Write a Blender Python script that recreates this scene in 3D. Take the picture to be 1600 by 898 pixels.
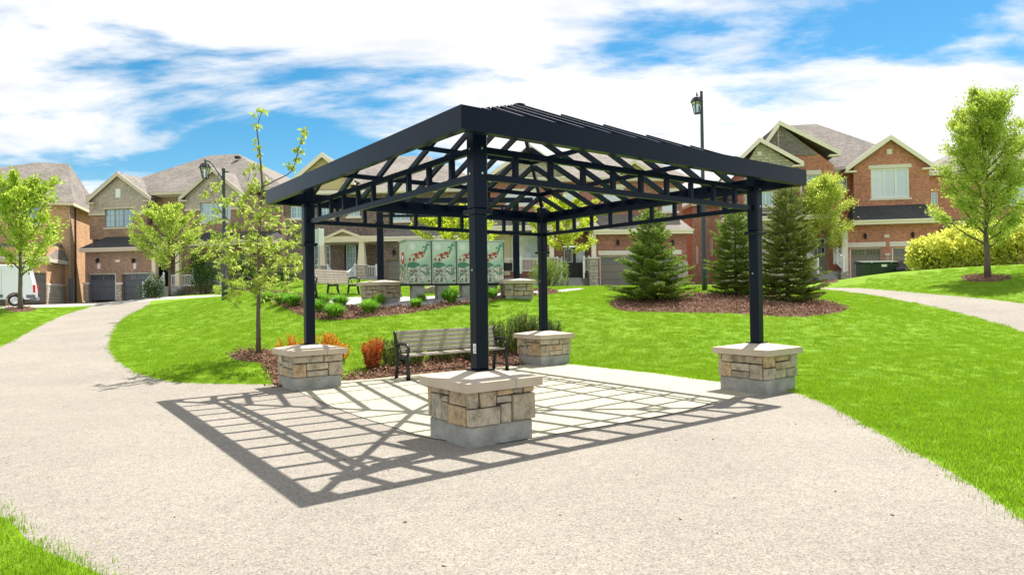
import bpy, bmesh, math, random
import numpy as np
from mathutils import Vector, Matrix
from mathutils.geometry import delaunay_2d_cdt
R = math.radians
sc = bpy.context.scene
for o in list(bpy.data.objects): bpy.data.objects.remove(o)
# ------------------------------------------------------------------ camera
FPX, ROLL, PIT, CAMH = 1026.66, -0.014, 0.009, 1.5
cF = np.array([0, math.cos(PIT), math.sin(PIT)]); cU0 = np.array([0, -math.sin(PIT), math.cos(PIT)]); cR0 = np.array([1.0, 0, 0])
cR = math.cos(ROLL) * cR0 + math.sin(ROLL) * cU0; cU = -math.sin(ROLL) * cR0 + math.cos(ROLL) * cU0
CAM = np.array([0, 0, CAMH])
cam = bpy.data.cameras.new('camera'); camo = bpy.data.objects.new('camera', cam); sc.collection.objects.link(camo)
camo.matrix_world = Matrix(((cR[0], cU[0], -cF[0], 0), (cR[1], cU[1], -cF[1], 0), (cR[2], cU[2], -cF[2], CAMH), (0, 0, 0, 1)))
cam.sensor_width = 36; cam.lens = FPX / 1600 * 36; cam.clip_start = .05; cam.clip_end = 3000
sc.camera = camo
# ------------------------------------------------------------------ light
SUNV = np.array([.325, .46, 1.0]); SUNV /= np.linalg.norm(SUNV)      # towards the sun
SUN_EL = math.asin(SUNV[2]); SUN_AZ = math.atan2(SUNV[0], SUNV[1])
sc.view_settings.view_transform = 'Standard'; sc.view_settings.look = 'None'
sc.view_settings.exposure = 0.88; sc.view_settings.gamma = 1
w = bpy.data.worlds.new("World"); sc.world = w; w.use_nodes = True
nt = w.node_tree; nt.nodes.clear()
def N(t, ty, **k):
    n = t.nodes.new(ty)
    for a, v in k.items():
        if a.startswith('i_'): n.inputs[a[2:].replace('_', ' ')].default_value = v
        else: setattr(n, a, v)
    return n
def wm(op, a, b=None, clamp=False):
    n = nt.nodes.new('ShaderNodeMath'); n.operation = op; n.use_clamp = clamp
    for i, x in enumerate((a, b)):
        if x is None: continue
        if isinstance(x, (int, float)): n.inputs[i].default_value = x
        else: nt.links.new(x, n.inputs[i])
    return n.outputs[0]
sky = N(nt, 'ShaderNodeTexSky'); sky.sky_type = 'NISHITA'; sky.sun_disc = False
sky.sun_elevation = SUN_EL; sky.sun_rotation = SUN_AZ; sky.air_density = 1.0; sky.dust_density = .4; sky.ozone_density = 2.5
hs = N(nt, 'ShaderNodeHueSaturation'); hs.inputs['Saturation'].default_value = 1.42; hs.inputs['Value'].default_value = 1.1
hs.inputs['Hue'].default_value = .484
nt.links.new(sky.outputs[0], hs.inputs['Color'])
tc = N(nt, 'ShaderNodeTexCoord'); sp = N(nt, 'ShaderNodeSeparateXYZ'); nt.links.new(tc.outputs['Generated'], sp.inputs[0])
zz = wm('ADD', wm('MAXIMUM', sp.outputs[2], 0), .22)
cx = wm('DIVIDE', sp.outputs[0], zz); cy = wm('DIVIDE', sp.outputs[1], zz)
cb = N(nt, 'ShaderNodeCombineXYZ'); nt.links.new(cx, cb.inputs[0]); nt.links.new(cy, cb.inputs[1]); cb.inputs[2].default_value = 3.7
mp = N(nt, 'ShaderNodeMapping'); mp.inputs['Rotation'].default_value = (0, 0, R(10)); mp.inputs['Scale'].default_value = (.75, 1.5, 1)
mp.inputs['Location'].default_value = (2.6628, 5.1791, 0)
nt.links.new(cb.outputs[0], mp.inputs['Vector'])
n1 = N(nt, 'ShaderNodeTexNoise'); n1.inputs['Scale'].default_value = 1.15; n1.inputs['Detail'].default_value = 8; n1.inputs['Roughness'].default_value = .56; n1.inputs['Distortion'].default_value = .35
nt.links.new(mp.outputs[0], n1.inputs['Vector'])
n2 = N(nt, 'ShaderNodeTexNoise'); n2.inputs['Scale'].default_value = 3.5; n2.inputs['Detail'].default_value = 7; n2.inputs['Roughness'].default_value = .6
nt.links.new(mp.outputs[0], n2.inputs['Vector'])
dens = wm('ADD', wm('MULTIPLY', n1.outputs[0], .8), wm('MULTIPLY', n2.outputs[0], .2))
mr = N(nt, 'ShaderNodeMapRange', interpolation_type='SMOOTHSTEP'); mr.inputs['From Min'].default_value = .415; mr.inputs['From Max'].default_value = .525
nt.links.new(dens, mr.inputs['Value'])
mixc = N(nt, 'ShaderNodeMix', data_type='RGBA')
nt.links.new(mr.outputs[0], mixc.inputs[0]); nt.links.new(hs.outputs[0], mixc.inputs[6])
cr2 = N(nt, 'ShaderNodeMix', data_type='RGBA'); cr2.inputs[6].default_value = (8.8, 8.7, 8.7, 1); cr2.inputs[7].default_value = (7.0, 7.3, 7.7, 1)
mr2 = N(nt, 'ShaderNodeMapRange'); mr2.inputs['From Min'].default_value = .5; mr2.inputs['From Max'].default_value = .66
nt.links.new(n2.outputs[0], mr2.inputs['Value']); nt.links.new(mr2.outputs[0], cr2.inputs[0])
nt.links.new(cr2.outputs[2], mixc.inputs[7])
bg = N(nt, 'ShaderNodeBackground'); bg.inputs[1].default_value = .070
nt.links.new(mixc.outputs[2], bg.inputs[0])
ow = N(nt, 'ShaderNodeOutputWorld'); nt.links.new(bg.outputs[0], ow.inputs[0])
sl = bpy.data.lights.new('sun', 'SUN'); sl.energy = 5.0; sl.angle = R(.5); sl.color = (1, .955, .88)
so = bpy.data.objects.new('sun', sl); sc.collection.objects.link(so)
so.rotation_euler = Vector(SUNV).to_track_quat('Z', 'Y').to_euler()
rng = np.random.default_rng(7); random.seed(7)
# ------------------------------------------------------------------ materials
MATS = {}
def mat(name, col, rough=.8, metal=0, spec=.5, var=None, vscale=3, bump=0, bscale=30, detail=4, vdetail=4, coat=0):
    m = bpy.data.materials.new(name); m.use_nodes = True; t = m.node_tree; p = t.nodes['Principled BSDF']
    p.inputs['Roughness'].default_value = rough; p.inputs['Metallic'].default_value = metal
    p.inputs['Specular IOR Level'].default_value = spec; p.inputs['Base Color'].default_value = (*col, 1)
    if coat: p.inputs['Coat Weight'].default_value = coat
    g = N(t, 'ShaderNodeTexCoord')
    if var:
        n = N(t, 'ShaderNodeTexNoise'); n.inputs['Scale'].default_value = vscale; n.inputs['Detail'].default_value = vdetail; n.inputs['Roughness'].default_value = .65
        t.links.new(g.outputs['Object'], n.inputs['Vector'])
        r = N(t, 'ShaderNodeMapRange'); r.inputs['From Min'].default_value = .3; r.inputs['From Max'].default_value = .7
        t.links.new(n.outputs[0], r.inputs['Value'])
        x = N(t, 'ShaderNodeMix', data_type='RGBA'); x.inputs[6].default_value = (*col, 1); x.inputs[7].default_value = (*var, 1)
        t.links.new(r.outputs[0], x.inputs[0]); t.links.new(x.outputs[2], p.inputs['Base Color'])
        m['mix'] = x.name
    if bump:
        n = N(t, 'ShaderNodeTexNoise'); n.inputs['Scale'].default_value = bscale; n.inputs['Detail'].default_value = detail
        t.links.new(g.outputs['Object'], n.inputs['Vector'])
        b = N(t, 'ShaderNodeBump'); b.inputs['Strength'].default_value = bump; b.inputs['Distance'].default_value = .02
        t.links.new(n.outputs[0], b.inputs['Height']); t.links.new(b.outputs[0], p.inputs['Normal'])
    MATS[name] = m; return m
def mixcol(t, fac, a, b, bt='MIX'):
    x = N(t, 'ShaderNodeMix', data_type='RGBA', blend_type=bt)
    for i, v in ((0, fac), (6, a), (7, b)):
        if isinstance(v, (int, float)): x.inputs[i].default_value = v
        elif isinstance(v, tuple): x.inputs[i].default_value = (*v, 1)
        else: t.links.new(v, x.inputs[i])
    return x.outputs[2]
def ramp(t, v, stops):
    r = N(t, 'ShaderNodeValToRGB'); e = r.color_ramp.elements
    while len(e) < len(stops): e.new(.5)
    for i, (p, c) in enumerate(stops): e[i].position = p; e[i].color = (*c, 1)
    t.links.new(v, r.inputs[0]); return r.outputs[0]
def noise(t, vec, s, d=4, r=.6):
    n = N(t, 'ShaderNodeTexNoise'); n.inputs['Scale'].default_value = s; n.inputs['Detail'].default_value = d; n.inputs['Roughness'].default_value = r
    if vec is not None: t.links.new(vec, n.inputs['Vector'])
    return n.outputs[0]
def brickmat(name, c1, c2, mortar, shingle=False):
    m = bpy.data.materials.new(name); m.use_nodes = True; t = m.node_tree; p = t.nodes['Principled BSDF']; p.inputs['Roughness'].default_value = .9
    uv = N(t, 'ShaderNodeUVMap'); uv.uv_map = 'uv'
    b = N(t, 'ShaderNodeTexBrick'); t.links.new(uv.outputs[0], b.inputs['Vector'])
    b.inputs['Scale'].default_value = 1
    b.inputs['Brick Width'].default_value = .23 if not shingle else .33; b.inputs['Row Height'].default_value = .085 if not shingle else .15
    b.inputs['Mortar Size'].default_value = .010 if not shingle else .008; b.inputs['Bias'].default_value = -.1
    b.inputs['Color1'].default_value = (*c1, 1); b.inputs['Color2'].default_value = (*c2, 1); b.inputs['Mortar'].default_value = (*mortar, 1)
    b.inputs['Mortar Smooth'].default_value = .3
    n = noise(t, uv.outputs[0], .55, 5); n3 = noise(t, uv.outputs[0], 5.5, 3)
    c = mixcol(t, .55, b.outputs[0], ramp(t, n, [(.3, (.62, .62, .62)), (.7, (1.2, 1.2, 1.2))]), 'MULTIPLY')
    c = mixcol(t, .6, c, ramp(t, n3, [(.35, (.6, .58, .58)), (.65, (1.25, 1.22, 1.2))]), 'MULTIPLY')
    t.links.new(c, p.inputs['Base Color'])
    bp = N(t, 'ShaderNodeBump'); bp.inputs['Strength'].default_value = .6; bp.inputs['Distance'].default_value = .012; bp.invert = True
    t.links.new(b.outputs['Fac'], bp.inputs['Height']); t.links.new(bp.outputs[0], p.inputs['Normal'])
    MATS[name] = m; return m
def leafmat(name, c1, c2, trans=.45, rough=.5, pv=.5):
    m = bpy.data.materials.new(name); m.use_nodes = True; t = m.node_tree; p = t.nodes['Principled BSDF']; out = t.nodes['Material Output']
    g = N(t, 'ShaderNodeNewGeometry'); c = mixcol(t, g.outputs['Random Per Island'], c1, c2)
    oc = N(t, 'ShaderNodeTexCoord'); nn = noise(t, oc.outputs['Object'], 1.7, 3)
    c = mixcol(t, pv, c, ramp(t, nn, [(.3, (.65, .75, .65)), (.7, (1.2, 1.12, 1.0))]), 'MULTIPLY')
    t.links.new(c, p.inputs['Base Color']); p.inputs['Roughness'].default_value = rough; p.inputs['Specular IOR Level'].default_value = .35
    tr = N(t, 'ShaderNodeBsdfTranslucent'); t.links.new(c, tr.inputs[0])
    mx = N(t, 'ShaderNodeMixShader'); mx.inputs[0].default_value = trans
    t.links.new(p.outputs[0], mx.inputs[1]); t.links.new(tr.outputs[0], mx.inputs[2]); t.links.new(mx.outputs[0], out.inputs[0])
    MATS[name] = m; return m
# ground materials
def groundmat(name, stops, scales, bump, bs, rough=.95, speck=None, bdist=.02):
    m = bpy.data.materials.new(name); m.use_nodes = True; t = m.node_tree; p = t.nodes['Principled BSDF']; p.inputs['Roughness'].default_value = rough
    p.inputs['Specular IOR Level'].default_value = .25
    g = N(t, 'ShaderNodeTexCoord'); o = g.outputs['Object']
    c = ramp(t, noise(t, o, scales[0], 6), stops)
    c = mixcol(t, .6, c, ramp(t, noise(t, o, scales[1], 5), [(.3, (.78, .78, .78)), (.7, (1.14, 1.14, 1.14))]), 'MULTIPLY')
    if speck:
        v = N(t, 'ShaderNodeTexVoronoi'); v.inputs['Scale'].default_value = speck[0]; t.links.new(o, v.inputs['Vector'])
        sv = N(t, 'ShaderNodeSeparateColor'); t.links.new(v.outputs['Color'], sv.inputs[0])
        c = mixcol(t, speck[1], c, ramp(t, sv.outputs[0], speck[2]), 'MULTIPLY')
    t.links.new(c, p.inputs['Base Color'])
    bp = N(t, 'ShaderNodeBump'); bp.inputs['Strength'].default_value = bump; bp.inputs['Distance'].default_value = bdist
    t.links.new(noise(t, o, bs, 3), bp.inputs['Height']); t.links.new(bp.outputs[0], p.inputs['Normal'])
    MATS[name] = m; return m
groundmat('asphalt', [(.3, (.255, .232, .20)), (.7, (.298, .272, .236))], (9, .45), .6, 130, speck=(105, .7, [(0, (.35, .35, .37)), (.22, (.85, .84, .84)), (.6, (1.04, 1.03, 1.0)), (1, (1.5, 1.46, 1.4))]), bdist=.01)
groundmat('pad', [(.3, (.40, .37, .27)), (.7, (.455, .425, .32))], (.9, 7), .15, 90, rough=.85)
groundmat('lawn', [(.3, (.13, .245, .005)), (.7, (.17, .295, .008))], (1.4, 14), .8, 60)
groundmat('concrete', [(.3, (.40, .385, .36)), (.7, (.5, .48, .45))], (1.0, 8), .2, 60)
groundmat('mulch', [(.3, (.10, .055, .035)), (.7, (.21, .125, .085))], (16, 60), 1.0, 40, speck=(38, .9, [(0, (.35, .3, .3)), (.5, (1, .9, .85)), (1, (1.7, 1.5, 1.4))]), bdist=.05)
groundmat('street', [(.3, (.09, .09, .09)), (.7, (.13, .13, .13))], (2, 9), .4, 50)
mat('steel', (.0025, .006, .018), .28, 0, .17, bump=.03, bscale=6, var=(.004, .009, .025), vscale=1.5)
mat('bolt', (.5, .5, .5), .35, 1)
mat('iron', (.008, .008, .01), .4, 0, .5, bump=.1, bscale=40)
mat('cap', (.49, .405, .31), .85, var=(.58, .49, .385), vscale=2.2, bump=.25, bscale=50)
mat('plinth', (.24, .235, .21), .9, var=(.44, .44, .405), vscale=4.5, bump=.5, bscale=45)
mat('mortar', (.06, .055, .05), .95, bump=.4, bscale=30)
mat('woodgrey', (.25, .215, .17), .75, var=(.38, .335, .27), vscale=9, bump=.3, bscale=50)
mat('white', (.85, .85, .84), .5, var=(.8, .8, .79), vscale=2)
mat('cream', (.76, .64, .46), .6, var=(.80, .69, .52), vscale=1.5)
mat('creamwhite', (.88, .75, .67), .6, var=(.90, .79, .72), vscale=1.5)
mat('taupe', (.30, .27, .22), .6, var=(.34, .31, .26), vscale=1.5)
mat('eave', (.64, .55, .45), .6)
mat('soffit', (.40, .36, .29), .7)
mat('navy', (.035, .04, .055), .5)
mat('darkdoor', (.05, .045, .045), .5)
mat('gar_blue', (.10, .11, .135), .55, var=(.115, .125, .15), vscale=1)
mat('gar_tan', (.235, .205, .17), .55, var=(.25, .22, .185), vscale=1)
mat('gar_brown', (.14, .12, .10), .55)
mat('siding', (.56, .475, .425), .8, var=(.62, .53, .48), vscale=5)
mat('siding_dk', (.27, .235, .22), .8, var=(.34, .295, .275), vscale=5)
mat('stucco', (.62, .49, .28), .85)
mat('stonelight', (.74, .645, .61), .85, var=(.80, .71, .68), vscale=3)
mat('step', (.36, .35, .33), .9)
mat('bark', (.12, .09, .07), .95, var=(.20, .16, .13), vscale=14, bump=.8, bscale=40)
mat('stem', (.13, .08, .05), .9)
mat('pole', (.035, .05, .075), .4, var=(.05, .065, .09), vscale=2)
mat('vent', (.01, .01, .01), .6)
mat('rubber', (.02, .02, .02), .8)
mat('chrome', (.6, .6, .62), .25, 1)
mat('vanwhite', (.76, .79, .83), .3, coat=.5, var=(.72, .75, .79), vscale=.8)
mat('vangrey', (.12, .13, .15), .6)
mat('red', (.5, .02, .02), .3)
mat('boxgreen', (.012, .035, .028), .4, var=(.017, .045, .036), vscale=2)
mat('carblack', (.012, .012, .015), .85, 0, .04)
mat('rock', (.24, .19, .13), .9, var=(.40, .34, .26), vscale=5, bump=.8, bscale=12)
mat('signgrey', (.55, .62, .66), .5, var=(.6, .67, .7), vscale=2)
mat('galv', (.42, .46, .46), .5, .6)
mat('alu', (.55, .6, .58), .4, .6)
brickmat('brick_dark', (.31, .195, .155), (.115, .075, .062), (.38, .34, .31))
brickmat('brick_brown', (.42, .25, .165), (.27, .155, .105), (.46, .38, .32))
brickmat('brick_tan', (.72, .41, .215), (.58, .31, .16), (.58, .46, .32))
brickmat('brick_red', (.46, .125, .095), (.29, .075, .06), (.55, .46, .42))
brickmat('brick_orange', (.67, .23, .15), (.49, .15, .10), (.58, .42, .34))
brickmat('brick_salmon', (.66, .34, .23), (.55, .26, .17), (.56, .42, .34))
brickmat('siding', (.56, .475, .425), (.47, .40, .36), (.33, .28, .25), True)
brickmat('siding_dk', (.29, .25, .235), (.23, .20, .19), (.13, .115, .11), True)
brickmat('shingle', (.27, .238, .21), (.17, .15, .135), (.11, .098, .09), True)
brickmat('shingle_dk', (.07, .07, .075), (.05, .05, .055), (.03, .03, .03), True)
brickmat('stonewall', (.62, .55, .43), (.46, .42, .35), (.28, .25, .22))
def ashlar(name):
    m = MATS[name]
    for n in m.node_tree.nodes:
        if n.type == 'TEX_BRICK': n.inputs['Brick Width'].default_value = .55; n.inputs['Row Height'].default_value = .22; n.inputs['Mortar Size'].default_value = .02
ashlar('stonewall')
def glassmat(name, c1, c2, rough=.05):
    m = bpy.data.materials.new(name); m.use_nodes = True; t = m.node_tree; p = t.nodes['Principled BSDF']
    oi = N(t, 'ShaderNodeObjectInfo'); uv = N(t, 'ShaderNodeUVMap'); uv.uv_map = 'uv'
    wv = N(t, 'ShaderNodeTexWave'); wv.inputs['Scale'].default_value = 3.2; wv.bands_direction = 'Y' if 'blind' in name else 'X'; t.links.new(uv.outputs[0], wv.inputs['Vector'])
    if 'blind' in name: wv.inputs['Scale'].default_value = 4.2
    c = mixcol(t, oi.outputs['Random'], c1, c2); c = mixcol(t, .35, c, ramp(t, wv.outputs[0], [(0, (.55, .6, .65)), (1, (1.15, 1.15, 1.15))]), 'MULTIPLY')
    t.links.new(c, p.inputs['Base Color']); p.inputs['Roughness'].default_value = rough; p.inputs['Specular IOR Level'].default_value = .8
    p.inputs['Coat Weight'].default_value = .6; p.inputs['Coat Roughness'].default_value = .02
    MATS[name] = m
glassmat('glass', (.26, .42, .56), (.42, .58, .68)); glassmat('glass_blind', (.60, .66, .82), (.76, .78, .90)); glassmat('glass_dark', (.03, .045, .06), (.06, .08, .10))
leafmat('grassblade', (.185, .345, .006), (.315, .49, .018), .45, .5, .2)
_m = MATS['grassblade']; _t = _m.node_tree; _n = [n for n in _t.nodes if n.type == 'TEX_NOISE'][0]; _g = [n for n in _t.nodes if n.type == 'NEW_GEOMETRY'][0]
_t.links.new(_g.outputs['Position'], _n.inputs['Vector']); _n.inputs['Scale'].default_value = .8; _n.inputs['Detail'].default_value = 6
leafmat('leaf_a', (.36, .51, .05), (.62, .74, .14), .5)
leafmat('leaf_b', (.38, .50, .06), (.62, .72, .17), .5)
leafmat('leaf_c', (.46, .56, .03), (.68, .72, .10), .5)
leafmat('leaf_pale', (.42, .54, .05), (.68, .72, .18), .5)
leafmat('leaf_sap', (.32, .44, .05), (.60, .68, .17), .5)
leafmat('leaf_y', (.60, .63, .07), (.84, .84, .24), .5)
leafmat('leaf_dark', (.03, .07, .015), (.08, .16, .03), .3)
leafmat('leaf_bush', (.10, .33, .02), (.36, .62, .08), .45)
leafmat('leaf_box', (.05, .12, .02), (.24, .30, .07), .3)
leafmat('leaf_red', (.42, .045, .02), (.70, .20, .04), .45)
leafmat('leaf_orange', (.70, .16, .015), (.75, .45, .04), .45)
leafmat('leaf_straw', (.50, .32, .12), (.65, .45, .2), .3)
leafmat('needle', (.11, .20, .03), (.38, .49, .09), .35)
leafmat('needle_y', (.09, .15, .03), (.36, .40, .09), .3)
leafmat('chip', (.13, .065, .04), (.34, .20, .14), 0, .9)
def stonemat():
    m = bpy.data.materials.new('stone'); m.use_nodes = True; t = m.node_tree; p = t.nodes['Principled BSDF']; p.inputs['Roughness'].default_value = .9
    oi = N(t, 'ShaderNodeObjectInfo'); g = N(t, 'ShaderNodeTexCoord')
    c = ramp(t, oi.outputs['Random'], [(0, (.36, .32, .25)), (.25, (.54, .47, .35)), (.5, (.43, .40, .34)), (.72, (.56, .41, .24)), (.9, (.50, .43, .33))])
    c = mixcol(t, .85, c, ramp(t, noise(t, g.outputs['Object'], 6, 7, .7), [(.32, (.34, .31, .27)), (.48, (.92, .90, .88)), (.7, (1.32, 1.26, 1.16))]), 'MULTIPLY')
    c = mixcol(t, .6, c, ramp(t, noise(t, g.outputs['Object'], 28, 4, .7), [(.35, (.7, .68, .64)), (.6, (1.1, 1.1, 1.1))]), 'MULTIPLY')
    t.links.new(c, p.inputs['Base Color'])
    bp = N(t, 'ShaderNodeBump'); bp.inputs['Strength'].default_value = .8; bp.inputs['Distance'].default_value = .02
    t.links.new(noise(t, g.outputs['Object'], 14, 6, .65), bp.inputs['Height']); t.links.new(bp.outputs[0], p.inputs['Normal'])
    MATS['stone'] = m
stonemat()
# ------------------------------------------------------------------ mesh helpers
def link(o, parent=None):
    sc.collection.objects.link(o)
    if parent is not None: o.parent = parent
    return o
def tag(o, label=None, cat=None, group=None, kind=None):
    if label: o['label'] = label
    if cat: o['category'] = cat
    if group: o['group'] = group
    if kind: o['kind'] = kind
    return o
def empty(name, loc, rz=0, label=None, cat=None, group=None, kind=None):
    o = bpy.data.objects.new(name, None); o.empty_display_size = .3; o.location = loc; o.rotation_euler = (0, 0, rz); link(o)
    return tag(o, label, cat, group, kind)
class MB:
    def __init__(s): s.v = []; s.f = []
    def add(s, vs, fs):
        n = len(s.v); s.v += [tuple(map(float, v)) for v in vs]; s.f += [tuple(n + i for i in f) for f in fs]; return s
    def box(s, a, b):
        (x0, y0, z0), (x1, y1, z1) = [[f(p, q) for p, q in zip(a, b)] for f in (min, max)]
        return s.add([(x0, y0, z0), (x1, y0, z0), (x1, y1, z0), (x0, y1, z0), (x0, y0, z1), (x1, y0, z1), (x1, y1, z1), (x0, y1, z1)],
              [(3, 2, 1, 0), (4, 5, 6, 7), (0, 1, 5, 4), (1, 2, 6, 5), (2, 3, 7, 6), (3, 0, 4, 7)])
    def cbox(s, a, b, c):    # box with chamfered edges
        lo = [min(p, q) for p, q in zip(a, b)]; hi = [max(p, q) for p, q in zip(a, b)]
        bm = bmesh.new(); bmesh.ops.create_cube(bm, size=1)
        for v in bm.verts: v.co = Vector([lo[i] + (v.co[i] + .5) * (hi[i] - lo[i]) for i in range(3)])
        bmesh.ops.bevel(bm, geom=bm.edges[:], offset=c, segments=1, affect='EDGES')
        bm.verts.index_update(); s.add([v.co[:] for v in bm.verts], [[v.index for v in f.verts] for f in bm.faces]); bm.free(); return s
    def beam(s, p, q, wd, ht, up=(0, 0, 1)):
        p = Vector(p); q = Vector(q); d = (q - p).normalized(); upv = Vector(up)
        x = d.cross(upv)
        if x.length < 1e-4: x = d.cross(Vector((0, 1, 0)))
        x.normalize(); y = x.cross(d); vs = []
        for c in (p, q):
            for a, b in ((-1, -1), (1, -1), (1, 1), (-1, 1)): vs.append(c + x * a * wd / 2 + y * b * ht / 2)
        return s.add(vs, [(0, 1, 2, 3), (7, 6, 5, 4), (0, 4, 5, 1), (1, 5, 6, 2), (2, 6, 7, 3), (3, 7, 4, 0)])
    def tube(s, pts, rad, n=8, close=True):
        pts = [Vector(p) for p in pts]; k = len(pts); base = len(s.v); vs = []; fs = []
        if isinstance(rad, (int, float)): rad = [rad] * k
        prev = None
        for i in range(k):
            d = (pts[min(i + 1, k - 1)] - pts[max(i - 1, 0)]).normalized()
            x = prev if prev is not None else (Vector((1, 0, 0)) if abs(d.x) < .9 else Vector((0, 1, 0)))
            x = (x - d * x.dot(d)).normalized(); prev = x; y = d.cross(x)
            for j in range(n):
                a = 2 * math.pi * j / n; vs.append(pts[i] + (x * math.cos(a) + y * math.sin(a)) * rad[i])
        for i in range(k - 1):
            for j in range(n): fs.append((i * n + j, i * n + (j + 1) % n, (i + 1) * n + (j + 1) % n, (i + 1) * n + j))
        if close: fs += [tuple(range(n))[::-1], tuple((k - 1) * n + j for j in range(n))]
        return s.add(vs, fs)
    def lathe(s, c, prof, n=16, axis='z'):
        vs = []; fs = []; k = len(prof)
        for r_, z in prof:
            for j in range(n):
                a = 2 * math.pi * j / n; p = (r_ * math.cos(a), r_ * math.sin(a), z)
                if axis == 'y': p = (p[0], p[2], p[1])
                if axis == 'x': p = (p[2], p[0], p[1])
                vs.append((c[0] + p[0], c[1] + p[1], c[2] + p[2]))
        for i in range(k - 1):
            for j in range(n): fs.append((i * n + j, i * n + (j + 1) % n, (i + 1) * n + (j + 1) % n, (i + 1) * n + j))
        fs += [tuple(range(n))[::-1], tuple((k - 1) * n + j for j in range(n))]
        return s.add(vs, fs)
    def slab(s, pts, th):
        P = [Vector(p) for p in pts]; n = (P[1] - P[0]).cross(P[2] - P[0]).normalized()
        if n.z < 0: P = P[::-1]; n = -n
        k = len(P); vs = P + [p - n * th for p in P]
        return s.add(vs, [tuple(range(k)), tuple(range(k, 2 * k))[::-1]] + [(i, k + i, k + (i + 1) % k, (i + 1) % k) for i in range(k)])
    def prism(s, outline, holes, f, w0, w1):
        """outline/holes in 2D (a,b); f(a,b,w)->3D"""
        vs, ed = [], []
        for poly in [outline] + holes:
            n = len(vs); vs += [Vector(p) for p in poly]; ed += [(n + i, n + (i + 1) % len(poly)) for i in range(len(poly))]
        r = delaunay_2d_cdt(vs, ed, [], 0, 1e-6); V = r[0]; F = []
        for t in r[2]:
            c = sum((V[i] for i in t), Vector((0, 0))) / len(t)
            if inpoly(c, outline) and not any(inpoly(c, h) for h in holes): F.append(list(t))
        k = len(V); cnt = {}
        for t in F:
            for i in range(len(t)): e = (t[i], t[(i + 1) % len(t)]); cnt[e] = 1
        side = [(a, b, b + k, a + k) for (a, b) in cnt if (b, a) not in cnt]
        return s.add([f(v.x, v.y, w0) for v in V] + [f(v.x, v.y, w1) for v in V], F + [[i + k for i in t[::-1]] for t in F] + [q[::-1] for q in side])
    def mesh(s, name, m, smooth=False):
        me = bpy.data.meshes.new(name); me.from_pydata(s.v, [], s.f); me.validate()
        bm = bmesh.new(); bm.from_mesh(me); bmesh.ops.recalc_face_normals(bm, faces=bm.faces)
        uvl = bm.loops.layers.uv.new('uv')
        for f in bm.faces:
            n = f.normal; t = Vector((-n.y, n.x, 0))
            t = Vector((1, 0, 0)) if t.length < .05 else t.normalized()
            b = n.cross(t)
            for l in f.loops: l[uvl].uv = (l.vert.co.dot(t), l.vert.co.dot(b))
            f.smooth = smooth
        bm.to_mesh(me); bm.free(); me.materials.append(MATS[m] if isinstance(m, str) else m); return me
    def build(s, name, m, parent=None, smooth=False):
        return link(bpy.data.objects.new(name, s.mesh(name, m, smooth)), parent)
def inpoly(p, poly):
    x, y = p[0], p[1]; c = False; j = len(poly) - 1
    for i in range(len(poly)):
        xi, yi = poly[i][0], poly[i][1]; xj, yj = poly[j][0], poly[j][1]
        if (yi > y) != (yj > y) and x < (xj - xi) * (y - yi) / (yj - yi) + xi: c = not c
        j = i
    return c
def inpoly_np(X, Y, poly):
    c = np.zeros(len(X), bool); n = len(poly); j = n - 1
    for i in range(n):
        xi, yi = poly[i][:2]; xj, yj = poly[j][:2]
        if yi != yj: c ^= ((yi > Y) != (yj > Y)) & (X < (xj - xi) * (Y - yi) / (yj - yi) + xi)
        j = i
    return c
def npmesh(name, verts, quads, m, tri=False):
    me = bpy.data.meshes.new(name); k = 3 if tri else 4; nf = len(quads)
    me.vertices.add(len(verts)); me.vertices.foreach_set('co', np.asarray(verts, np.float32).ravel())
    me.loops.add(nf * k); me.loops.foreach_set('vertex_index', np.asarray(quads, np.int32).ravel())
    me.polygons.add(nf); me.polygons.foreach_set('loop_start', np.arange(0, nf * k, k, dtype=np.int32)); me.polygons.foreach_set('loop_total', np.full(nf, k, np.int32))
    me.update(calc_edges=True); me.materials.append(MATS[m]); return me
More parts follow.
